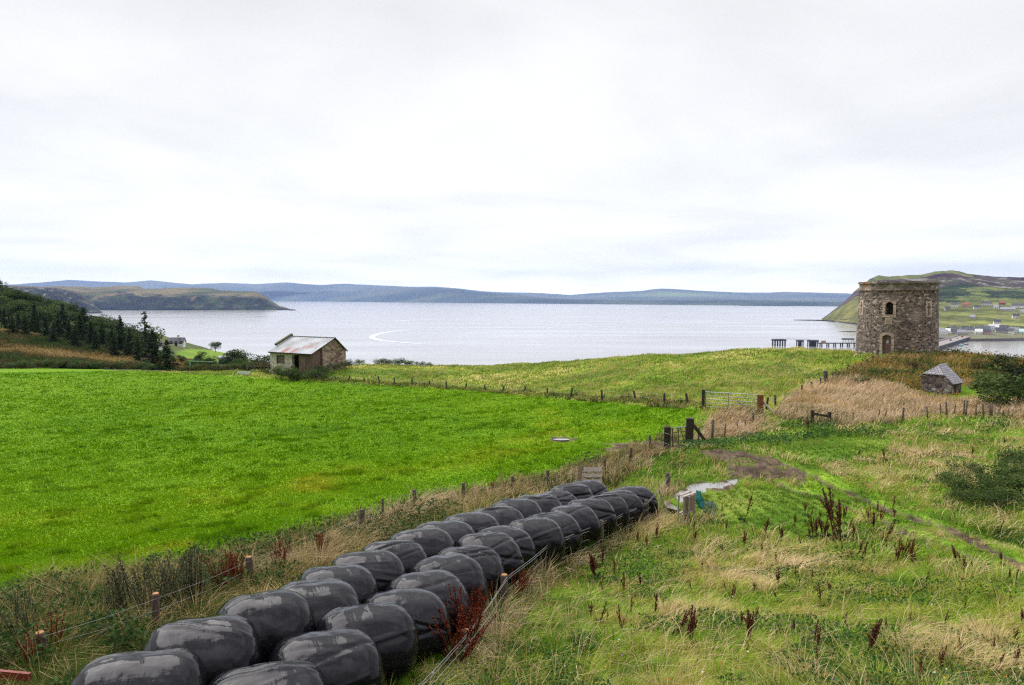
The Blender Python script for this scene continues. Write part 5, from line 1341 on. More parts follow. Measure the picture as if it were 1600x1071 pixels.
NB = globals().get('NB', 1.0)
X_, Y_ = scatter(int(1720000 * NB), 6.2, 128, 0.82)
Z_ = Zat(X_, Y_)
ok = off_bales(X_, Y_) & off_build(X_, Y_)
X_, Y_, Z_ = X_[ok], Y_[ok], Z_[ok]
ZT, PXX, PYY, RR_ = zones(X_, Y_, Z_)
inview = (PXX > -420) & (PXX < 2020) & (PYY < 1330)
sparse = ZT['mud'] & ~ZT['puddle'] & (RNG.uniform(0, 1, len(X_)) < 0.10 + 0.5 * (fbm(X_ * 1.5, Y_ * 1.5, 59, 4) > 0.58)) & (Z_ > PZ + 0.03)
free = inview & (~ZT['mud'] | sparse) & ~ZT['far'] & ~ZT['puddle']
wind = np.array((0.75, 0.35))
def gust(x, y, s=0.5): 
    g = fbm(x * s, y * s, 91, 3) * 2 * PI * 1.6
    return np.cos(g), np.sin(g)
def pick(mask, keep=1.0):
    i = np.where(mask)[0]
    return i[RNG.uniform(0, 1, len(i)) < keep]
def wid(r, w0=0.006, k=0.00085): return np.maximum(w0, r * k)
def jit(n, s=0.25): return RNG.uniform(1 - s, 1 + s, (n, 1))

# bright field: dense short sward with darker tufts
i = pick(free & ZT['field'], 0.85); x, y, z, r = X_[i], Y_[i], Z_[i], RR_[i]
tuft = sstep(0.60, 0.70, fbm(x * 1.6, y * 1.1, 101, 4)); t = field_tone(x, y, PXX[i], PYY[i]) + RNG.normal(0, 0.07, len(i))
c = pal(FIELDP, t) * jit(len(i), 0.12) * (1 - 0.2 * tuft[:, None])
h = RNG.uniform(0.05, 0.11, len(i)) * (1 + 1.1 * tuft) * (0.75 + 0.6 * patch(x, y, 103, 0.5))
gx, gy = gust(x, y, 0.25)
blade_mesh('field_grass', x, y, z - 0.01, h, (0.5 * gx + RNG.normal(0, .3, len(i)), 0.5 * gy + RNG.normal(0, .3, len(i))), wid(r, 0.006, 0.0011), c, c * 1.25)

# rough meadow: tussocks of green and bleached grass
def tussocks(mask, dens, pal_, name, hmin, hmax, keep, strawness, seed, lean0=0.45, bias=0.0, pullmax=0.75, fine=0.0):
    i = pick(mask, keep); x, y, z, r = X_[i].copy(), Y_[i].copy(), Z_[i].copy(), RR_[i]
    n = len(i)
    # pull blades towards jittered tussock centres
    cs = 0.5
    gxi = np.floor(x / cs); gyi = np.floor(y / cs)
    hx = _h(gxi.astype(np.int64), gyi.astype(np.int64), seed); hy = _h(gxi.astype(np.int64), gyi.astype(np.int64), seed + 1); hk = _h(gxi.astype(np.int64), gyi.astype(np.int64), seed + 2); hs = _h(gxi.astype(np.int64), gyi.astype(np.int64), seed + 3)
    cx = (gxi + 0.2 + 0.6 * hx) * cs; cy = (gyi + 0.2 + 0.6 * hy) * cs
    rr = np.maximum(r, 6)
    tw = (hs > 0.35) * np.clip(1.25 - rr / 60, 0.15, 1)
    pull = RNG.uniform(0.05, pullmax, n) * tw
    x = x + (cx - x) * pull; y = y + (cy - y) * pull
    dx, dy = x - cx, y - cy; dl = np.hypot(dx, dy) + 1e-3
    ok = off_bales(x, y) ; 
    z = Zat(x, y)
    tone = patch(x, y, seed + 5, 0.28) * 0.75 + (hk - 0.5) * 0.45 + bias + RNG.normal(0, 0.11, n)
    if fine: tone = tone * (1 - fine) + fine * patch(x, y, seed + 13, 1.1) * 0.85
    if name == 'meadow_grass':
        for ln_, w_ in STRAWL: tone = tone + 0.36 * np.exp(-(segdist(PXX[i], PYY[i], ln_) / w_) ** 2) * (0.4 + patch(x, y, 117, 0.6))
    straw = RNG.uniform(0, 1, n) < strawness * (0.35 + 1.3 * patch(x, y, seed + 7, 0.2))
    tone = np.where(straw, RNG.uniform(0.75, 1.0, n), tone)
    c = pal(pal_, tone) * jit(n, 0.3)
    rad = np.clip(dl / 0.3, 0, 1)
    h = RNG.uniform(hmin, hmax, n) * (0.65 + 0.7 * hk * tw + 0.5 * patch(x, y, seed + 9, 0.35)) * np.where(straw, 1.25, 1)
    h = h * (0.3 + 0.7 * sstep(1.6, 4.5, np.hypot(x - H0.x - 0.2, y - H0.y + 1.6)))
    gx, gy = gust(x, y)
    lx = dx / dl * (0.35 + 0.8 * rad) * tw + wind[0] * lean0 + 0.35 * gx + RNG.normal(0, 0.22, n)
    ly = dy / dl * (0.35 + 0.8 * rad) * tw + wind[1] * lean0 + 0.35 * gy + RNG.normal(0, 0.22, n)
    l = np.hypot(lx, ly); s = np.minimum(1, 1.15 / np.maximum(l, 1e-3)); lx *= s; ly *= s
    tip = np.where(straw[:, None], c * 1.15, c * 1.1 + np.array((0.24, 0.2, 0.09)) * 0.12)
    k = ok
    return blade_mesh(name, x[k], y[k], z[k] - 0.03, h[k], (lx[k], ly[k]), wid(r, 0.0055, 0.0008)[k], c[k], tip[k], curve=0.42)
STRAWL = [([(1110,880),(1250,880),(1400,930),(1560,985)], 42), ([(1300,725),(1400,705),(1520,725)], 20), ([(880,900),(960,835),(1010,820)], 20), ([(1370,745),(1480,790),(1560,800)], 16), ([(1400,1010),(1560,1040)], 20)]
special = ZT['field'] | ZT['verge'] | ZT['straw'] | ZT['brack'] | ZT['rough'] | ZT['lawn'] | ZT['trackg'] | ZT['left']
mead = free & ~special & (~ZT['rut'] | (RNG.uniform(0, 1, len(X_)) < 0.25)) & ~sparse
tussocks(sparse & inview & ~ZT['field'], 1, MEADP, 'track_grass', 0.04, 0.14, 1.0, 0.1, 127, 0.2)
tussocks(mead, 1, MEADP, 'meadow_grass', 0.07, 0.24, 0.75, 0.05, 110, 0.25, -0.06, 0.3, 0.45)
_md = mead & (RR_ > 12.5) & (fbm(X_ * 0.55, Y_ * 0.55, 113, 4) + 0.1 * sum(np.exp(-(segdist(PXX, PYY, l_) / w_) ** 2) for l_, w_ in STRAWL) > 0.615)
tussocks(_md, 1, MEADP, 'meadow_straw', 0.18, 0.45, 0.5, 0.35, 115, 0.75, 0.22, 0.7)
tussocks(mead & (fbm(X_ * 0.8, Y_ * 0.8, 143, 3) > 0.55), 1, BRACKP, 'brown_thatch', 0.1, 0.28, 0.14, 0.1, 145, 0.5, 0.15, 0.8)
tussocks(mead & ~_md, 1, MEADP, 'meadow_straw', 0.2, 0.45, 0.035, 0.7, 118, 0.5, 0.2, 0.2)
tussocks(free & ZT['lawn'] & ~ZT['rut'] & ~ZT['field'] & ~ZT['verge'], 1, LAWNP, 'lawn_grass', 0.06, 0.16, 0.9, 0.04, 120, 0.2)
tussocks(free & ZT['trackg'] & ~ZT['lawn'] & ~ZT['rut'] & ~ZT['field'] & ~ZT['verge'], 1, MEADP, 'track_grass', 0.06, 0.2, 0.9, 0.06, 125, 0.2, -0.03)
tussocks(free & ZT['rough'] & ~ZT['brack'], 1, ROUGHP, 'rough_grass', 0.12, 0.42, 0.9, 0.12, 130, 0.45, 0.0, 0.75, 0.65)
tussocks(free & ZT['straw'], 1, STRAWP, 'straw_grass', 0.3, 0.72, 1.0, 0.28, 140, 0.6, 0.03, 0.75, 0.5)
tussocks(free & ZT['brack'] & ~ZT['straw'], 1, BRACKP, 'bracken', 0.25, 0.7, 1.0, 0.12, 150, 0.3)
tussocks(free & ZT['verge'] & (RR_ > 19), 1, VERGEP, 'verge_grass', 0.2, 0.6, 0.9, 0.22, 160, 0.35, -0.08, 0.75, 0.4)
tussocks(free & ZT['verge'] & (RR_ <= 19), 1, VERGEP, 'verge_grass', 0.2, 0.65, 1.0, 0.2, 165, 0.35, -0.04, 0.75, 0.35)
# strips of tall bleached grass along both fences
def strip_mask(line, w, x, y):
    d = np.full(len(x), 9.0)
    for a, b2 in zip(line[:-1], line[1:]):
        vx, vy = b2[0] - a[0], b2[1] - a[1]; t = np.clip(((x - a[0]) * vx + (y - a[1]) * vy) / (vx * vx + vy * vy), 0, 1)
        d = np.minimum(d, np.hypot(x - a[0] - t * vx, y - a[1] - t * vy))
    return d < w
def fline(nm): return [tuple(wpos(c).xy + Vector((sum(v.co.x for v in c.data.vertices), sum(v.co.y for v in c.data.vertices))) / len(c.data.vertices)) for c in bpy.data.objects[nm].children if c.name.startswith('post')]
FL, FR, FF_ = fline('wire_fence'), fline('wire_fence.001'), fline('field_fence')
sm = strip_mask(FL, 0.75, X_, Y_); tussocks(free & sm & (RR_ > 17), 1, STRAWP, 'straw_grass', 0.3, 0.72, 0.4, 0.25, 170, 0.45, -0.12)
sm = strip_mask(FR, 0.5, X_, Y_); tussocks(free & sm & (RR_ > 11), 1, STRAWP, 'straw_grass', 0.2, 0.55, 0.3, 0.3, 180, 0.45, -0.1)
sm = strip_mask(FF_, 1.1, X_, Y_); tussocks(free & sm, 1, VERGEP, 'verge_grass', 0.2, 0.5, 1.0, 0.1, 190, 0.3, -0.2)
i = pick(free & ZT['left']); x, y, z, r = X_[i], Y_[i], Z_[i], RR_[i]
c = pal(HEATHP, patch(x, y, 45, 0.09) + RNG.normal(0, 0.1, len(i))) * jit(len(i))
blade_mesh('heath_grass', x, y, z, RNG.uniform(0.3, 0.9, len(i)), (RNG.normal(0, .4, len(i)), RNG.normal(0, .4, len(i))), wid(r, 0.02, 0.0016), c)
# extra heath beyond the field for the whole left bank
X2, Y2 = scatter(int(120000 * NB), 110, 190, 0.0); a_ = RNG.uniform(-0.75, -0.4, len(X2)); r2 = RNG.uniform(110, 190, len(X2)); X2, Y2 = r2 * np.sin(a_), r2 * np.cos(a_)
Z2 = Zat(X2, Y2); zt2, px2, py2, rr2 = zones(X2, Y2, Z2); k = zt2['left'] & (px2 > -60) & (px2 < 300)
x, y, z, r = X2[k], Y2[k], Z2[k], rr2[k]
c = pal(HEATHP, patch(x, y, 45, 0.09) + RNG.normal(0, 0.12, len(x))) * jit(len(x))
blade_mesh('heath_grass', x, y, z - .05, RNG.uniform(0.3, 1.0, len(x)), (RNG.normal(0, .5, len(x)), RNG.normal(0, .5, len(x))), wid(r, 0.02, 0.0022), c)

# ------------------------------------------------------------------ leafy stuff
def leaf_tris(pos, size, c, flat=0.0):
    n = len(pos); d = RNG.normal(0, 1, (n, 3)); d[:, 2] *= (1 - flat); d /= np.linalg.norm(d, axis=1)[:, None]
    e = np.cross(d, RNG.normal(0, 1, (n, 3))); e /= np.linalg.norm(e, axis=1)[:, None]
    s = np.asarray(size)[:, None] if np.ndim(size) else size
    v = np.stack([pos - d * s * 0.5, pos + e * s * 0.28, pos + d * s * 0.5, pos - e * s * 0.28], 1)
    return v.reshape(-1, 3), np.repeat(c, 4, 0)
def leaf_mesh(name, v, c, mat=None):
    n = len(v) // 4
    return np_mesh(name, v, np.arange(len(v)), np.arange(n) * 4, mat or M['leaf'], c)
# broad weeds: docks, nettles, clover leaves low in verge and meadow
def weeds(mask, keep, hmax, smin, smax, p_, name):
    i = pick(mask, keep); x, y, z, r = X_[i], Y_[i], Z_[i], RR_[i]
    k = fbm(x * 0.6, y * 0.6, 211, 3) > 0.52; x, y, z, r = x[k], y[k], z[k], r[k]
    pos = np.stack([x, y, z + RNG.uniform(0.02, hmax, len(x))], -1)
    c = pal(p_, RNG.uniform(0, 1, len(x))) * jit(len(x), 0.3)
    v, cc = leaf_tris(pos, np.maximum(RNG.uniform(smin, smax, len(x)), r * 0.0022), c, 0.4)
    setting(link(name, leaf_mesh(name, v, cc)), 'stuff')
WEEDP = [(0, (0.02,0.045,0.012)), (0.5, (0.04,0.085,0.02)), (0.85, (0.075,0.13,0.03)), (1, (0.12,0.08,0.03))]
weeds(free & ZT['verge'] & (RR_ < 45), 0.5, 0.6, 0.05, 0.12, WEEDP, 'undergrowth')
weeds(mead & (RR_ < 45), 0.3, 0.22, 0.035, 0.085, [(0, (0.03,0.08,0.015)), (1, (0.07,0.16,0.03))], 'undergrowth')
weeds(free & (ZT['brack']) , 0.5, 0.7, 0.1, 0.2, WEEDP, 'undergrowth')
weeds(free & strip_mask([(P(1085,700,35).x, 35), (P(1180,690,36).x, 36), (P(1290,672,38).x, 38), (P(1400,668,39).x, 39), (P(1600,665,39).x, 39)], 2.2, X_, Y_), 0.6, 0.4, 0.06, 0.14, [(0, (0.03,0.075,0.02)), (0.8, (0.06,0.14,0.035)), (1, (0.09,0.17,0.06))], 'undergrowth')
i = pick(free & (ZT['brack'] | ZT['straw']) & (fbm(X_ * 0.25, Y_ * 0.25, 215, 2) > 0.56), 0.05); pos = np.stack([X_[i], Y_[i], Z_[i] + RNG.uniform(0.5, 0.85, len(i))], -1)
v, cc = leaf_tris(pos, RR_[i] * 0.0024, np.repeat(np.array([[0.5, 0.3, 0.015]]), len(i), 0), 0.5); setting(link('ragwort_flowers', leaf_mesh('ragwort_flowers', v, cc)), 'stuff')
i = pick(mead & (RR_ < 30), 0.0012); pos = np.stack([X_[i], Y_[i], Z_[i] + 0.3], -1)
v, cc = leaf_tris(pos, np.full(len(i), 0.05), np.array([[0.6, 0.4, 0.03], [0.16, 0.08, 0.3], [0.55, 0.15, 0.04], [0.7, 0.7, 0.66]])[RNG.integers(0, 4, len(i))], 0.4); setting(link('wild_flowers', leaf_mesh('wild_flowers', v, cc)), 'stuff')

# ------------------------------------------------------------------ dock plants and tall weeds (one by one)
def dock_mesh(seed, kind):
    r = np.random.default_rng(seed); mb = MB(); pos = []; cs = []
    ns = {'dock': r.integers(1, 4), 'red': r.integers(4, 8), 'mint': r.integers(2, 5)}[kind]
    basec = {'dock': (0.135, 0.048, 0.028), 'red': (0.15, 0.026, 0.012), 'mint': (0.085, 0.085, 0.045)}[kind]
    for s in range(ns):
        H = r.uniform(0.75, 1.0); w = r.uniform(0, 2 * PI); ln = r.uniform(0.02, 0.2 if kind != 'red' else 0.32)
        top = Vector((math.cos(w) * ln, math.sin(w) * ln, H)); b0 = Vector((math.cos(w) * 0.03, math.sin(w) * 0.03, -0.05))
        mb.tube([b0, b0.lerp(top, 0.5) + Vector((0.01, 0, 0)), top], [0.009, 0.007, 0.003], 4, True, tuple(q * 0.8 for q in basec))
        t0 = 0.42 if kind != 'mint' else 0.15
        if kind == 'mint':
            for q in np.linspace(t0, 1, 13):
                n = 8; p = np.array(b0.lerp(top, float(q))); rad = 0.042 * (1.25 - q * 0.8)
                pos.append(p + r.normal(0, 1, (n, 3)) * np.array((rad, rad, 0.014))); cs.append(np.tile(np.array(basec) * r.uniform(0.6, 1.5), (n, 1)))
        else:
            br = [(b0, top, t0, 1.0)]
            for k in range(r.integers(1, 4)):
                q = r.uniform(0.35, 0.6); a = r.uniform(0, 2 * PI); st = b0.lerp(top, q); en = st + Vector((math.cos(a) * 0.1, math.sin(a) * 0.1, r.uniform(0.2, 0.35))); br.append((st, en, 0.15, 1))
                mb.tube([st, en], 0.004, 3, False, tuple(q * 0.8 for q in basec))
            for a, b2, q0, q1 in br:
                n = int((120 if kind == 'dock' else 85) * (b2 - a).length)
                q = r.uniform(q0, q1, n); rad = 0.019 * (1.15 - 0.75 * q)[:, None]
                pos.append(np.array(a)[None] + (np.array(b2) - np.array(a))[None] * q[:, None] + r.normal(0, 1, (n, 3)) * rad); cs.append(np.array(basec)[None] * r.uniform(0.55, 1.6, (n, 1)))
    pos = np.concatenate(pos); cs = np.concatenate(cs)
    size = {'dock': 0.048, 'red': 0.032, 'mint': 0.038}[kind]
    v, c = leaf_tris(pos, np.full(len(pos), size), cs)
    seeds = leaf_mesh('seed_head' if kind != 'mint' else 'foliage', v, c)
    n = 12 if kind != 'mint' else 30
    a = RNG.uniform(0, 2 * PI, n); lp = np.stack([np.cos(a) * 0.13, np.sin(a) * 0.13, RNG.uniform(0.02, 0.16, n)], -1)
    v, c = leaf_tris(lp, np.full(n, 0.17), pal(WEEDP, RNG.uniform(0.2, 1, n)), 0.6)
    return mb.mesh('stalk', M['leaf']), seeds, leaf_mesh('leaf', v, c)
VAR = {k: [dock_mesh(300 + q, k) for q in range(5)] for k in ('dock', 'red', 'mint')}
def plant(name, kind, base, h, label, cat, group):
    st, sd, lf = random.choice(VAR[kind]); o = thing(name, base, label, cat, group, random.uniform(0, 6.28))
    o.scale = (h * 1.0, h * 1.0, h); o.rotation_euler.x = random.gauss(0, .16); o.rotation_euler.y = random.gauss(0, .16)
    for nm, me in (('stalk', st), ('seed_head' if kind != 'mint' else 'foliage', sd), ('leaf', lf)): link(nm, me, o)
    return o
DOCK = [(1161,818,44),(1303,842,64),(1312,848,54),(1317,847,40),(1194,842,27),(1222,851,26),(1281,840,26),(1261,818,25),(1263,840,22),(1325,834,24),(1333,847,24),(1382,847,32),(1351,878,27),(1366,878,22),(1340,872,22),(1497,887,28),(1501,886,22),(1524,895,20),
 (1284,951,36),(1170,1010,45),(1267,1014,50),(1278,1024,38),(1316,990,36),(1351,1032,58),(1473,985,34),(1586,1005,26),(1548,1056,42),(1461,1060,52),(1437,1075,38),(1389,996,24),(1240,996,20),
 (931,910,52),(1026,848,26),(1047,876,18),(976,940,46),(1002,923,30),(936,980,44),(969,991,42),(1054,996,48),(1078,1014,58),(1140,946,36),(1168,1011,46),(1081,932,22),(1181,842,22),(1129,807,20),(1084,852,20),
 (1383,723,22),(1340,716,12),(1262,683,32),(1190,868,18),(1240,825,22),(1213,885,18),(1505,960,22),(1230,905,18),(1560,945,20),(1420,985,18),(1100,895,18),(1030,950,18),(1500,1030,30),(1330,1060,30),(1180,930,18),(1010,860,18),(1568,700,14),(1520,715,14)]
_rd = random.Random(9)
for _ in range(90):
    _x, _y = (_rd.uniform(1255, 1435), _rd.uniform(800, 885)) if _rd.random() < 0.4 else (_rd.uniform(900, 1600), _rd.uniform(830, 1060))
    DOCK.append((_x, _y, (14 + 26 * _rd.random()) * (0.5 + 0.5 * (_y - 700) / 360)))
RED = [(1358,822,32),(1366,820,28),(1375,820,26),(1406,876,36),(1413,874,30),(1422,878,38),(1427,879,24)]
for px, py, hp_ in DOCK:
    g = ground(px, py); h = hp_ * g.y / F * 1.25
    plant('dock_plant', 'dock', g, max(h, 0.35), 'dark brown dried dock stalk standing in the rough meadow grass', 'dock', 'dried docks in the rough meadow')
for px, py, hp_ in RED:
    g = ground(px, py); plant('dock_plant', 'red', g, hp_ * g.y / F * 1.1, 'rusty red dock clump in the meadow beside the muddy wheel rut', 'dock', 'rusty docks beside the wheel rut')
for px, py, hp_, d in [(703,1012,75,11.6),(712,1000,70,11.9),(722,985,70,12.4),(731,968,62,12.9),(738,972,60,12.8),(806,925,42,15.2),(812,918,36,15.6),(580,1078,46,10.0),(588,1072,30,10.0)]:
    g = ground_d(px, d); t = P(px, py - hp_, d).z; plant('dock_plant', 'red', g, min(1.25, max(0.6, t - g.z)), 'bright rusty red dock clump between the bales and the wire fence', 'dock', 'red docks beside the bales')
for px, d, h in [(352,14.6,1.1),(370,14.9,1.15),(358,15.2,0.95),(435,16.2,1.0),(448,16.6,0.95),(60,10.4,0.9),(85,10.9,0.95),(500,17.6,.9),(770,27.5,.8)]:
    plant('dock_plant', 'red', ground_d(px, d), h, 'reddish dock clump in the tall verge left of the bales', 'dock', 'reddish docks in the verge')
for px, d, h in [(187,12.4,1.15),(203,12.7,1.3),(222,13,1.2),(237,12.8,1.45),(246,13.4,1.25),(256,13.1,1.2),(275,13.5,1.2),(289,13.6,1.4),(302,13.9,1.45),(313,13.7,1.2),(268,12.9,1.1),(230,13.8,1.2),(320,14.4,1.1),(196,13.2,1.2),(210,13.6,1.35),(245,12.9,1.3),(262,13.8,1.3),(295,14.2,1.4),(310,14.4,1.3),(180,12.8,1.2),(38,11.2,1.0),(50,11.6,1.0),(28,11.9,.9)]:
    plant('mint_stalk', 'mint', ground_d(px, d), h, 'tall dark whorled weed stalk in the verge by the near fence posts', 'weed', 'dark whorled weeds in the near verge')

# ------------------------------------------------------------------ trees and bushes
CONP = [(0, (0.010,0.022,0.010)), (0.5, (0.024,0.048,0.018)), (0.85, (0.05,0.085,0.028)), (1, (0.09,0.12,0.035))]
DECP = [(0, (0.018,0.038,0.010)), (0.5, (0.05,0.09,0.02)), (0.85, (0.095,0.145,0.03)), (1, (0.17,0.20,0.05))]
def conifer(seed, H, R, thin=False):
    r = np.random.default_rng(seed); pos = []; t = []
    nW = int(H / 0.42)
    mb = MB(); mb.tube([(0, 0, -0.6), (0, 0, H * 0.5), (0.05, 0, H * 0.97)], [0.022 * H, 0.013 * H, 0.02], 7)
    for w in range(nW):
        zf = 0.05 + 0.95 * w / nW; z = zf * H; rad = R * (1 - zf) ** 0.85 * r.uniform(0.75, 1.1) + 0.12
        nb = r.integers(5, 9) if not thin else r.integers(3, 6)
        for b_ in range(nb):
            if r.uniform() < (0.1 if not thin else 0.25): continue
            a = r.uniform(0, 2 * PI); L = rad * r.uniform(0.6, 1.15); n = max(8, int(L * (17 if not thin else 12)))
            s = r.uniform(0.08, 1, n); droop = -0.28 * L * s ** 1.6 + 0.12 * L * s
            px = np.cos(a) * L * s; py = np.sin(a) * L * s; side = r.normal(0, 0.16 * (1.1 - s) * min(L, 1.6) + 0.05, n)
            pos.append(np.stack([px - np.sin(a) * side, py + np.cos(a) * side, z + droop + r.normal(0, 0.07, n)], -1)); t.append(0.3 * s + r.uniform(0, 0.6) + r.normal(0, 0.1, n))
            if L > 0.9: mb.tube([(0, 0, z), (math.cos(a) * L * 0.6, math.sin(a) * L * 0.6, z - 0.05 * L)], [0.04, 0.015], 3, False)
    pos = np.concatenate(pos); t = np.concatenate(t)
    v, c = leaf_tris(pos, r.uniform(0.28, 0.55, len(pos)), pal(CONP, t), 0.3)
    return mb.mesh('trunk', M['trunk']), leaf_mesh('crown', v, c)
def broadleaf(seed, H, R, n=5200, pl=DECP, size=0.3, squash=1.0, bare=0.0):
    r = np.random.default_rng(seed); mb = MB(); mb.tube([(0, 0, -0.5), (0.05, 0, H * 0.35), (0.1, 0.05, H * 0.7)], [0.03 * H, 0.022 * H, 0.01 * H], 7)
    pos = []; t = []; nb = 16
    for k in range(nb):
        a = r.uniform(0, 2 * PI); q = r.uniform(0.15, 0.9); rr = R * r.uniform(0.3, 0.85) * math.sqrt(1 - (q - 0.4) ** 2 * 1.6 if abs(q - 0.4) < 0.75 else 0.1)
        c = np.array((math.cos(a) * rr, math.sin(a) * rr, H * (0.18 + 0.72 * q) * squash)); br = R * r.uniform(0.28, 0.48)
        mb.tube([(0.05, 0, H * 0.3), tuple(c * np.array((.6, .6, .8))), tuple(c)], [0.012 * H, 0.008 * H, 0.004 * H], 4, False)
        m_ = n // nb; d = r.normal(0, 1, (m_, 3)); d /= np.linalg.norm(d, axis=1)[:, None]; s = r.uniform(0.3, 1, m_) ** 0.5
        ok = fbm(d[:, 0] * 2.3 + k * 7, d[:, 1] * 2.3 + d[:, 2] * 2, seed, 2) > 0.34 + bare
        pos.append((c + d * (br * s)[:, None] * np.array((1, 1, 0.8)))[ok]); t.append((r.uniform(0.1, 0.6) + r.normal(0, 0.15, m_) + 0.2 * d[:, 2])[ok])
    pos = np.concatenate(pos); t = np.concatenate(t); pos[:, 2] = np.maximum(pos[:, 2], 0.05)
    v, c = leaf_tris(pos, r.uniform(0.6, 1.3, len(pos)) * size, pal(pl, t), 0.2)
    return mb.mesh('trunk', M['trunk']), leaf_mesh('crown', v, c)
CV = [conifer(400 + k, 10, 3.3) for k in range(4)] + [conifer(420, 12, 2.9, True)]
BV = [broadleaf(430 + k, 7, 3.6) for k in range(4)]
def tree(name, var, base, H, Hv, label, cat, group, wide=1.0):
    o = thing(name, base, label, cat, group, random.uniform(0, 6.28)); s = H / Hv; o.scale = (s * wide, s * wide, s)
    link('trunk', var[0], o); link('crown', var[1], o); return o
# dark conifers along the foot of the left hill:  px, py of top, depth
CON0 = [(8,478,158),(30,486,166),(55,472,160),(72,484,152),(92,480,158),(108,490,152),(126,482,162),(143,492,152),(160,496,158),(176,502,150),(190,494,158),(203,504,150),(40,500,150),(84,502,146),(118,508,146),(150,514,146),(178,520,143),(200,518,146),(216,520,141),(20,495,150),(132,470,190),(100,465,195)]
CON = [(a, b + (9 if a > 60 else 3), c) for a, b, c in CON0]
for k, (px, py, d) in enumerate(CON):
    g = ground_d(px, d); H = max(4.5, P(px, py, d).z - g.z)
    tree('conifer', CV[k % 4], g, H, 10, 'dark conifer packed in the wood at the foot of the left hill', 'conifer', 'dark conifers of the hillside wood', random.uniform(1.0, 1.3))
g = ground_d(228, 146); tree('conifer', CV[4], g, P(228, 485, 146).z - g.z, 12, 'tallest thin topped conifer standing against the water at the edge of the wood', 'conifer', None, 1.5)
g = ground_d(189, 152); tree('conifer', CV[1], g, P(189, 491.5, 152).z - g.z, 10, 'pointed conifer rising against the water left of the tallest one', 'conifer', None, 0.75)
g = ground_d(262, 122); tree('conifer', CV[2], g, P(262, 530, 122).z - g.z, 10, 'lone dark conifer in front of the white cottage', 'conifer', None, 1.25)
g = ground_d(240, 130); tree('conifer', CV[3], g, P(240, 515, 130).z - g.z, 10, 'dark conifer at the right edge of the wood beside the white house', 'conifer', None, 1.3)
DEC = [(-12,430,250),(6,437,245),(20,446,235),(35,451,238),(50,455,240),(66,459,245),(84,463,250),(100,470,240),(118,475,240),(135,484,235),(150,488,240),(165,494,230),(178,499,225),(14,458,205),(45,468,205),(75,474,205),(210,500,190),(222,512,170),(-5,455,210),(28,466,190),(60,476,185),(150,500,200),(192,507,200)]
for k, (px, py, d) in enumerate(DEC):
    g = ground_d(px, d); H = max(4.0, P(px, py, d).z - g.z)
    tree('broadleaf_tree', BV[k % 4], g, min(H, 12), 7, 'dark rounded tree in the wood climbing the left hill', 'tree', 'rounded trees of the hillside wood', random.uniform(1.1, 1.5))
# trees and bushes left of the barn
for px, py, d, w, lab in [(368,541,150,1.25,'largest round dark tree left of the barn'),(404,548,140,1.1,'small round tree close to the left end of the barn'),(312,548,160,1.2,'round green tree right of the lone conifer'),(320,553,135,1.2,'dark bush like tree just left of the long grey shed'),(337,533,300,1.0,'lone small tree on the skyline above the green slope'),(300,560,140,1.1,'low pale green tree between the lone conifer and the shed'),(285,553,150,1.0,'low dark tree behind the lone conifer'),(390,556,130,1.1,'low tree between the round tree and the barn')]:
    g = ground_d(px, d); H = max(2.0, P(px, py, d).z - g.z)
    tree('broadleaf_tree', random.choice(BV), g, H, 7, lab, 'tree', 'trees left of the barn', w)
SV = [broadleaf(450 + k, 2.2, 2.0, 2600, [(0, (0.03,0.055,0.014)), (0.6, (0.085,0.135,0.034)), (1, (0.2,0.24,0.07))], 0.16) for k in range(3)]
SB = [broadleaf(460 + k, 2.2, 2.0, 2600, [(0, (0.045,0.032,0.016)), (0.5, (0.095,0.075,0.025)), (1, (0.17,0.125,0.045))], 0.16) for k in range(2)]
def shrub(px, d, H, w, lab, grp, brown=False, dz=0):
    g = ground_d(px, d); return tree('shrub', random.choice(SB if brown else SV), g, H, 2.2, lab, 'shrub', grp, w)
for k in range(22):
    px = -10 + k * 11.5; shrub(px, 109 + random.uniform(-1, 2), random.uniform(1.0, 1.6), 1.3, 'low dark bramble shrub in the hedge between bright field and heath', 'hedge shrubs at the left field edge', k % 3 == 1)
for k in range(15):
    px = 285 + k * 9.6; shrub(px, 108.5 - k * 0.55, random.uniform(0.9, 1.5), 1.2, 'brown green hedge shrub at the field edge left of the barn', 'hedge shrubs left of the barn', k % 2 == 0)
for px, d, h, w in [(493,94,1.5,1.6),(505,96,1.4,1.3),(520,99.5,1.2,1.5),(538,102,1.3,1.2),(452,94.5,1.9,1.0),(440,95.5,1.7,1.0),(463,94,1.3,1)]:
    shrub(px, d, h, w, 'dark low shrub growing against the walls of the old barn', 'shrubs at the barn walls')
for px, d, h, w in [(562,109,.9,1.3),(596,109,1.1,1.4),(607,109.5,.9,1.3),(622,109,1.2,1.3),(640,109,1.0,1.3),(655,109.5,.8,1.3),(668,109,.7,1.3)]:
    shrub(px, d, h, w, 'dark low shrub on the grassy edge above the water right of the barn', 'shrubs on the grassy edge')
for px, d, h, w in [(1488,25.5,.55,1.3),(1508,26.5,.6,1.4),(1520,24.0,.7,1.4),(1555,23.6,.75,1.4),(1600,24.8,1.0,1.4),(1572,22.0,.65,1.4),(1620,23,.95,1.4),(1536,22.6,.55,1.4),(1505,23.2,.45,1.4),(1604,27.5,.8,1.4)]:
    shrub(px, d, h, w, 'dark green bramble shrub at the right edge of the meadow', 'brambles at the right edge')
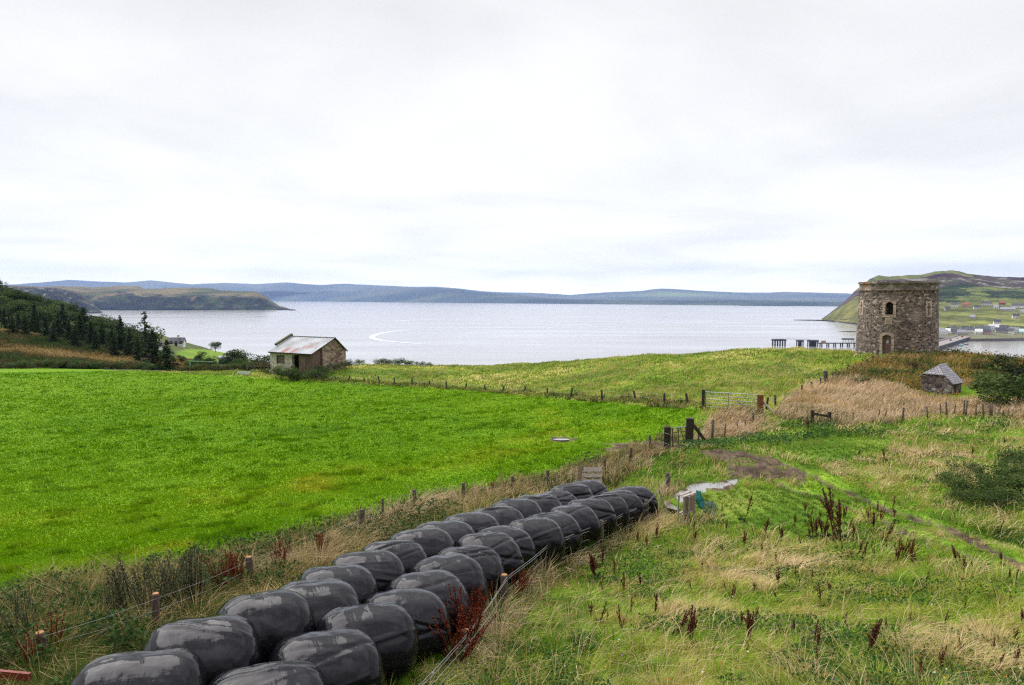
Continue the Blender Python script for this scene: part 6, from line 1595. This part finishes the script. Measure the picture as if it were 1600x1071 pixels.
for px, d, h, w in [(1452,49.5,.6,1.3),(1532,56,.9,1.3),(1550,56,.9,1.3),(1567,54,1.1,1.3),(1535,61,1.0,1.3),(1555,59,1.1,1.2),(1410,60,.8,1.4),(1428,63,.8,1.3),(1375,60,.7,1.3),(1345,56,.7,1.3),(1580,52,1.5,1.2)]:
    shrub(px, d, h, w, 'brown and green bramble shrub on the knoll around the hut', 'brambles around the hut', random.random() < 0.4)
g = ground_d(1592, 46); tree('broadleaf_tree', broadleaf(470, 5.2, 2.4, 3000, [(0, (0.01,0.02,0.010)), (0.6, (0.022,0.038,0.014)), (1, (0.05,0.065,0.02))], 0.2, 1.0, 0.08), g, P(1592, 545, 46).z - g.z, 5.2, 'dark sparse topped tree at the right edge against the water', 'tree', None, 1.15)
shrub(1590, 45, 2.4, 1.6, 'dark shrub under the sparse tree at the right edge', None)
shrub(1575, 44, 1.5, 1.3, 'low dark shrub left of the sparse tree at the right edge', None)
# ------------------------------------------------------------------ sky, sun, haze, camera
SUN_EL, SUN_AZ = math.radians(48), math.radians(-42)        # azimuth from +Y, negative = left / behind
wd = bpy.data.worlds.new('World'); SC.world = wd; wd.use_nodes = True
nt = wd.node_tree; bg = nt.nodes['Background']; bg.inputs['Strength'].default_value = 0.1
sky = N(nt, 'ShaderNodeTexSky', sky_type='NISHITA', sun_disc=False, sun_elevation=SUN_EL, sun_rotation=SUN_AZ)
tc = N(nt, 'ShaderNodeTexCoord'); sx = N(nt, 'ShaderNodeSeparateXYZ'); nt.links.new(tc.outputs['Generated'], sx.inputs[0])
# cloud deck seen from below: spread the direction over a flat layer
zz = N(nt, 'ShaderNodeMath', operation='ADD', i={1: 0.10}); nt.links.new(sx.outputs[2], zz.inputs[0])
zm = N(nt, 'ShaderNodeMath', operation='MAXIMUM', i={1: 0.05}); nt.links.new(zz.outputs[0], zm.inputs[0])
dx = N(nt, 'ShaderNodeMath', operation='DIVIDE'); nt.links.new(sx.outputs[0], dx.inputs[0]); nt.links.new(zm.outputs[0], dx.inputs[1])
dy = N(nt, 'ShaderNodeMath', operation='DIVIDE'); nt.links.new(sx.outputs[1], dy.inputs[0]); nt.links.new(zm.outputs[0], dy.inputs[1])
cv = N(nt, 'ShaderNodeCombineXYZ'); nt.links.new(dx.outputs[0], cv.inputs[0]); nt.links.new(dy.outputs[0], cv.inputs[1])
cn = noise(nt, cv.outputs[0], 0.55, 6, 0.52); cn.inputs['Distortion'].default_value = 0.4
el = ramp(nt, [(0.0, (1.5, 1.45, 1.38)), (0.035, (1.12, 1.11, 1.09)), (0.08, (0.97, 0.97, 0.968)), (0.16, (0.95, 0.95, 0.948)), (0.36, (0.79, 0.79, 0.795)), (0.5, (0.88, 0.88, 0.882)), (1.0, (1.0, 1.0, 1.0))])
nt.links.new(sx.outputs[2], el.inputs[0])
cr = ramp(nt, [(0.34, (0.84, 0.84, 0.845)), (0.5, (0.97, 0.97, 0.972)), (0.64, (1.09, 1.09, 1.09))]); nt.links.new(cn.outputs['Fac'], cr.inputs[0])
c = mixc(nt, 1.0, el.outputs[0], cr.outputs[0], 'MULTIPLY')
cn2 = noise(nt, cv.outputs[0], 1.5, 5, 0.6); cr2 = ramp(nt, [(0.36, (0.35,) * 3), (0.5, (0.9,) * 3), (0.64, (1.6,) * 3)]); nt.links.new(cn2.outputs['Fac'], cr2.inputs[0])   # cloud contrast added overhead, out of view, to vary bale reflections
ov = N(nt, 'ShaderNodeMapRange', interpolation_type='SMOOTHSTEP', i={1: 0.4, 2: 0.6}); nt.links.new(sx.outputs[2], ov.inputs[0])
c = mixc(nt, 1.0, c, mixc(nt, ov.outputs[0], (1, 1, 1), cr2.outputs[0]), 'MULTIPLY')
yb = N(nt, 'ShaderNodeMapRange', interpolation_type='SMOOTHSTEP', i={1: -0.6, 2: 0.35, 3: 0.5, 4: 1.0}); nt.links.new(sx.outputs[1], yb.inputs[0])   # sky dimmed behind the camera so bale fronts reflect darker
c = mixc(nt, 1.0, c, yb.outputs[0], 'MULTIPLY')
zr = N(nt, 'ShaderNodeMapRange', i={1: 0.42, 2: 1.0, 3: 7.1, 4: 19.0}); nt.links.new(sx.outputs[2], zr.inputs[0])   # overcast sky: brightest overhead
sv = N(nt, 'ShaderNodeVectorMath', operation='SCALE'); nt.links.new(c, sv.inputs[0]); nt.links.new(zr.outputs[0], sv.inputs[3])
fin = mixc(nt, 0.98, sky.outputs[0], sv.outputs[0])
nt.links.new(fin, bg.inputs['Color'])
sl = bpy.data.lights.new('sun', 'SUN'); sl.energy = 1.5; sl.angle = math.radians(52); sl.color = (1, 0.96, 0.9)
so = bpy.data.objects.new('sun', sl); COL.objects.link(so)
dvec = Vector((math.sin(SUN_AZ) * math.cos(SUN_EL), math.cos(SUN_AZ) * math.cos(SUN_EL), math.sin(SUN_EL)))
so.rotation_euler = dvec.to_track_quat('Z', 'Y').to_euler(); so.location = dvec * 300

mb = MB(); mb.frame((0, 0, 0), Vector((1, 0, 0)), Vector((0, 1, 0)), W, (-15000, -400, -8), (15000, 14200, 620))
hz_ = mb.build('haze', None)
m = bpy.data.materials.new('haze'); m.use_nodes = True; nt = m.node_tree; nt.nodes.remove(nt.nodes['Principled BSDF'])
pv = N(nt, 'ShaderNodeVolumePrincipled', i={'Color': (0.42, 0.58, 1.0, 1), 'Density': HAZE, 'Anisotropy': 0.2}); nt.links.new(pv.outputs[0], nt.nodes['Material Output'].inputs['Volume'])
hz_.data.materials.clear(); hz_.data.materials.append(m); setting(hz_, 'stuff')

cam = bpy.data.cameras.new('camera'); co = bpy.data.objects.new('camera', cam); COL.objects.link(co)
cam.sensor_fit = 'HORIZONTAL'; cam.sensor_width = 36; cam.lens = 36 * F / 1600; cam.clip_start = 0.1; cam.clip_end = 60000
co.location = (0, 0, CAMZ); co.rotation_euler = (PI / 2 - TH, 0, 0)
SC.camera = co
SC.view_settings.view_transform = 'Standard'; SC.view_settings.look = 'None'; SC.view_settings.gamma = 1; SC.view_settings.exposure = EXPO
SC.render.film_transparent = False
SC.cycles.max_bounces = 5; SC.cycles.diffuse_bounces = 2; SC.cycles.glossy_bounces = 3; SC.cycles.transmission_bounces = 2; SC.cycles.volume_bounces = 1; SC.cycles.transparent_max_bounces = 4
SC.cycles.use_denoising = DENOISE; SC.cycles.pixel_filter_type = 'BLACKMAN_HARRIS'; SC.cycles.filter_width = 1.3
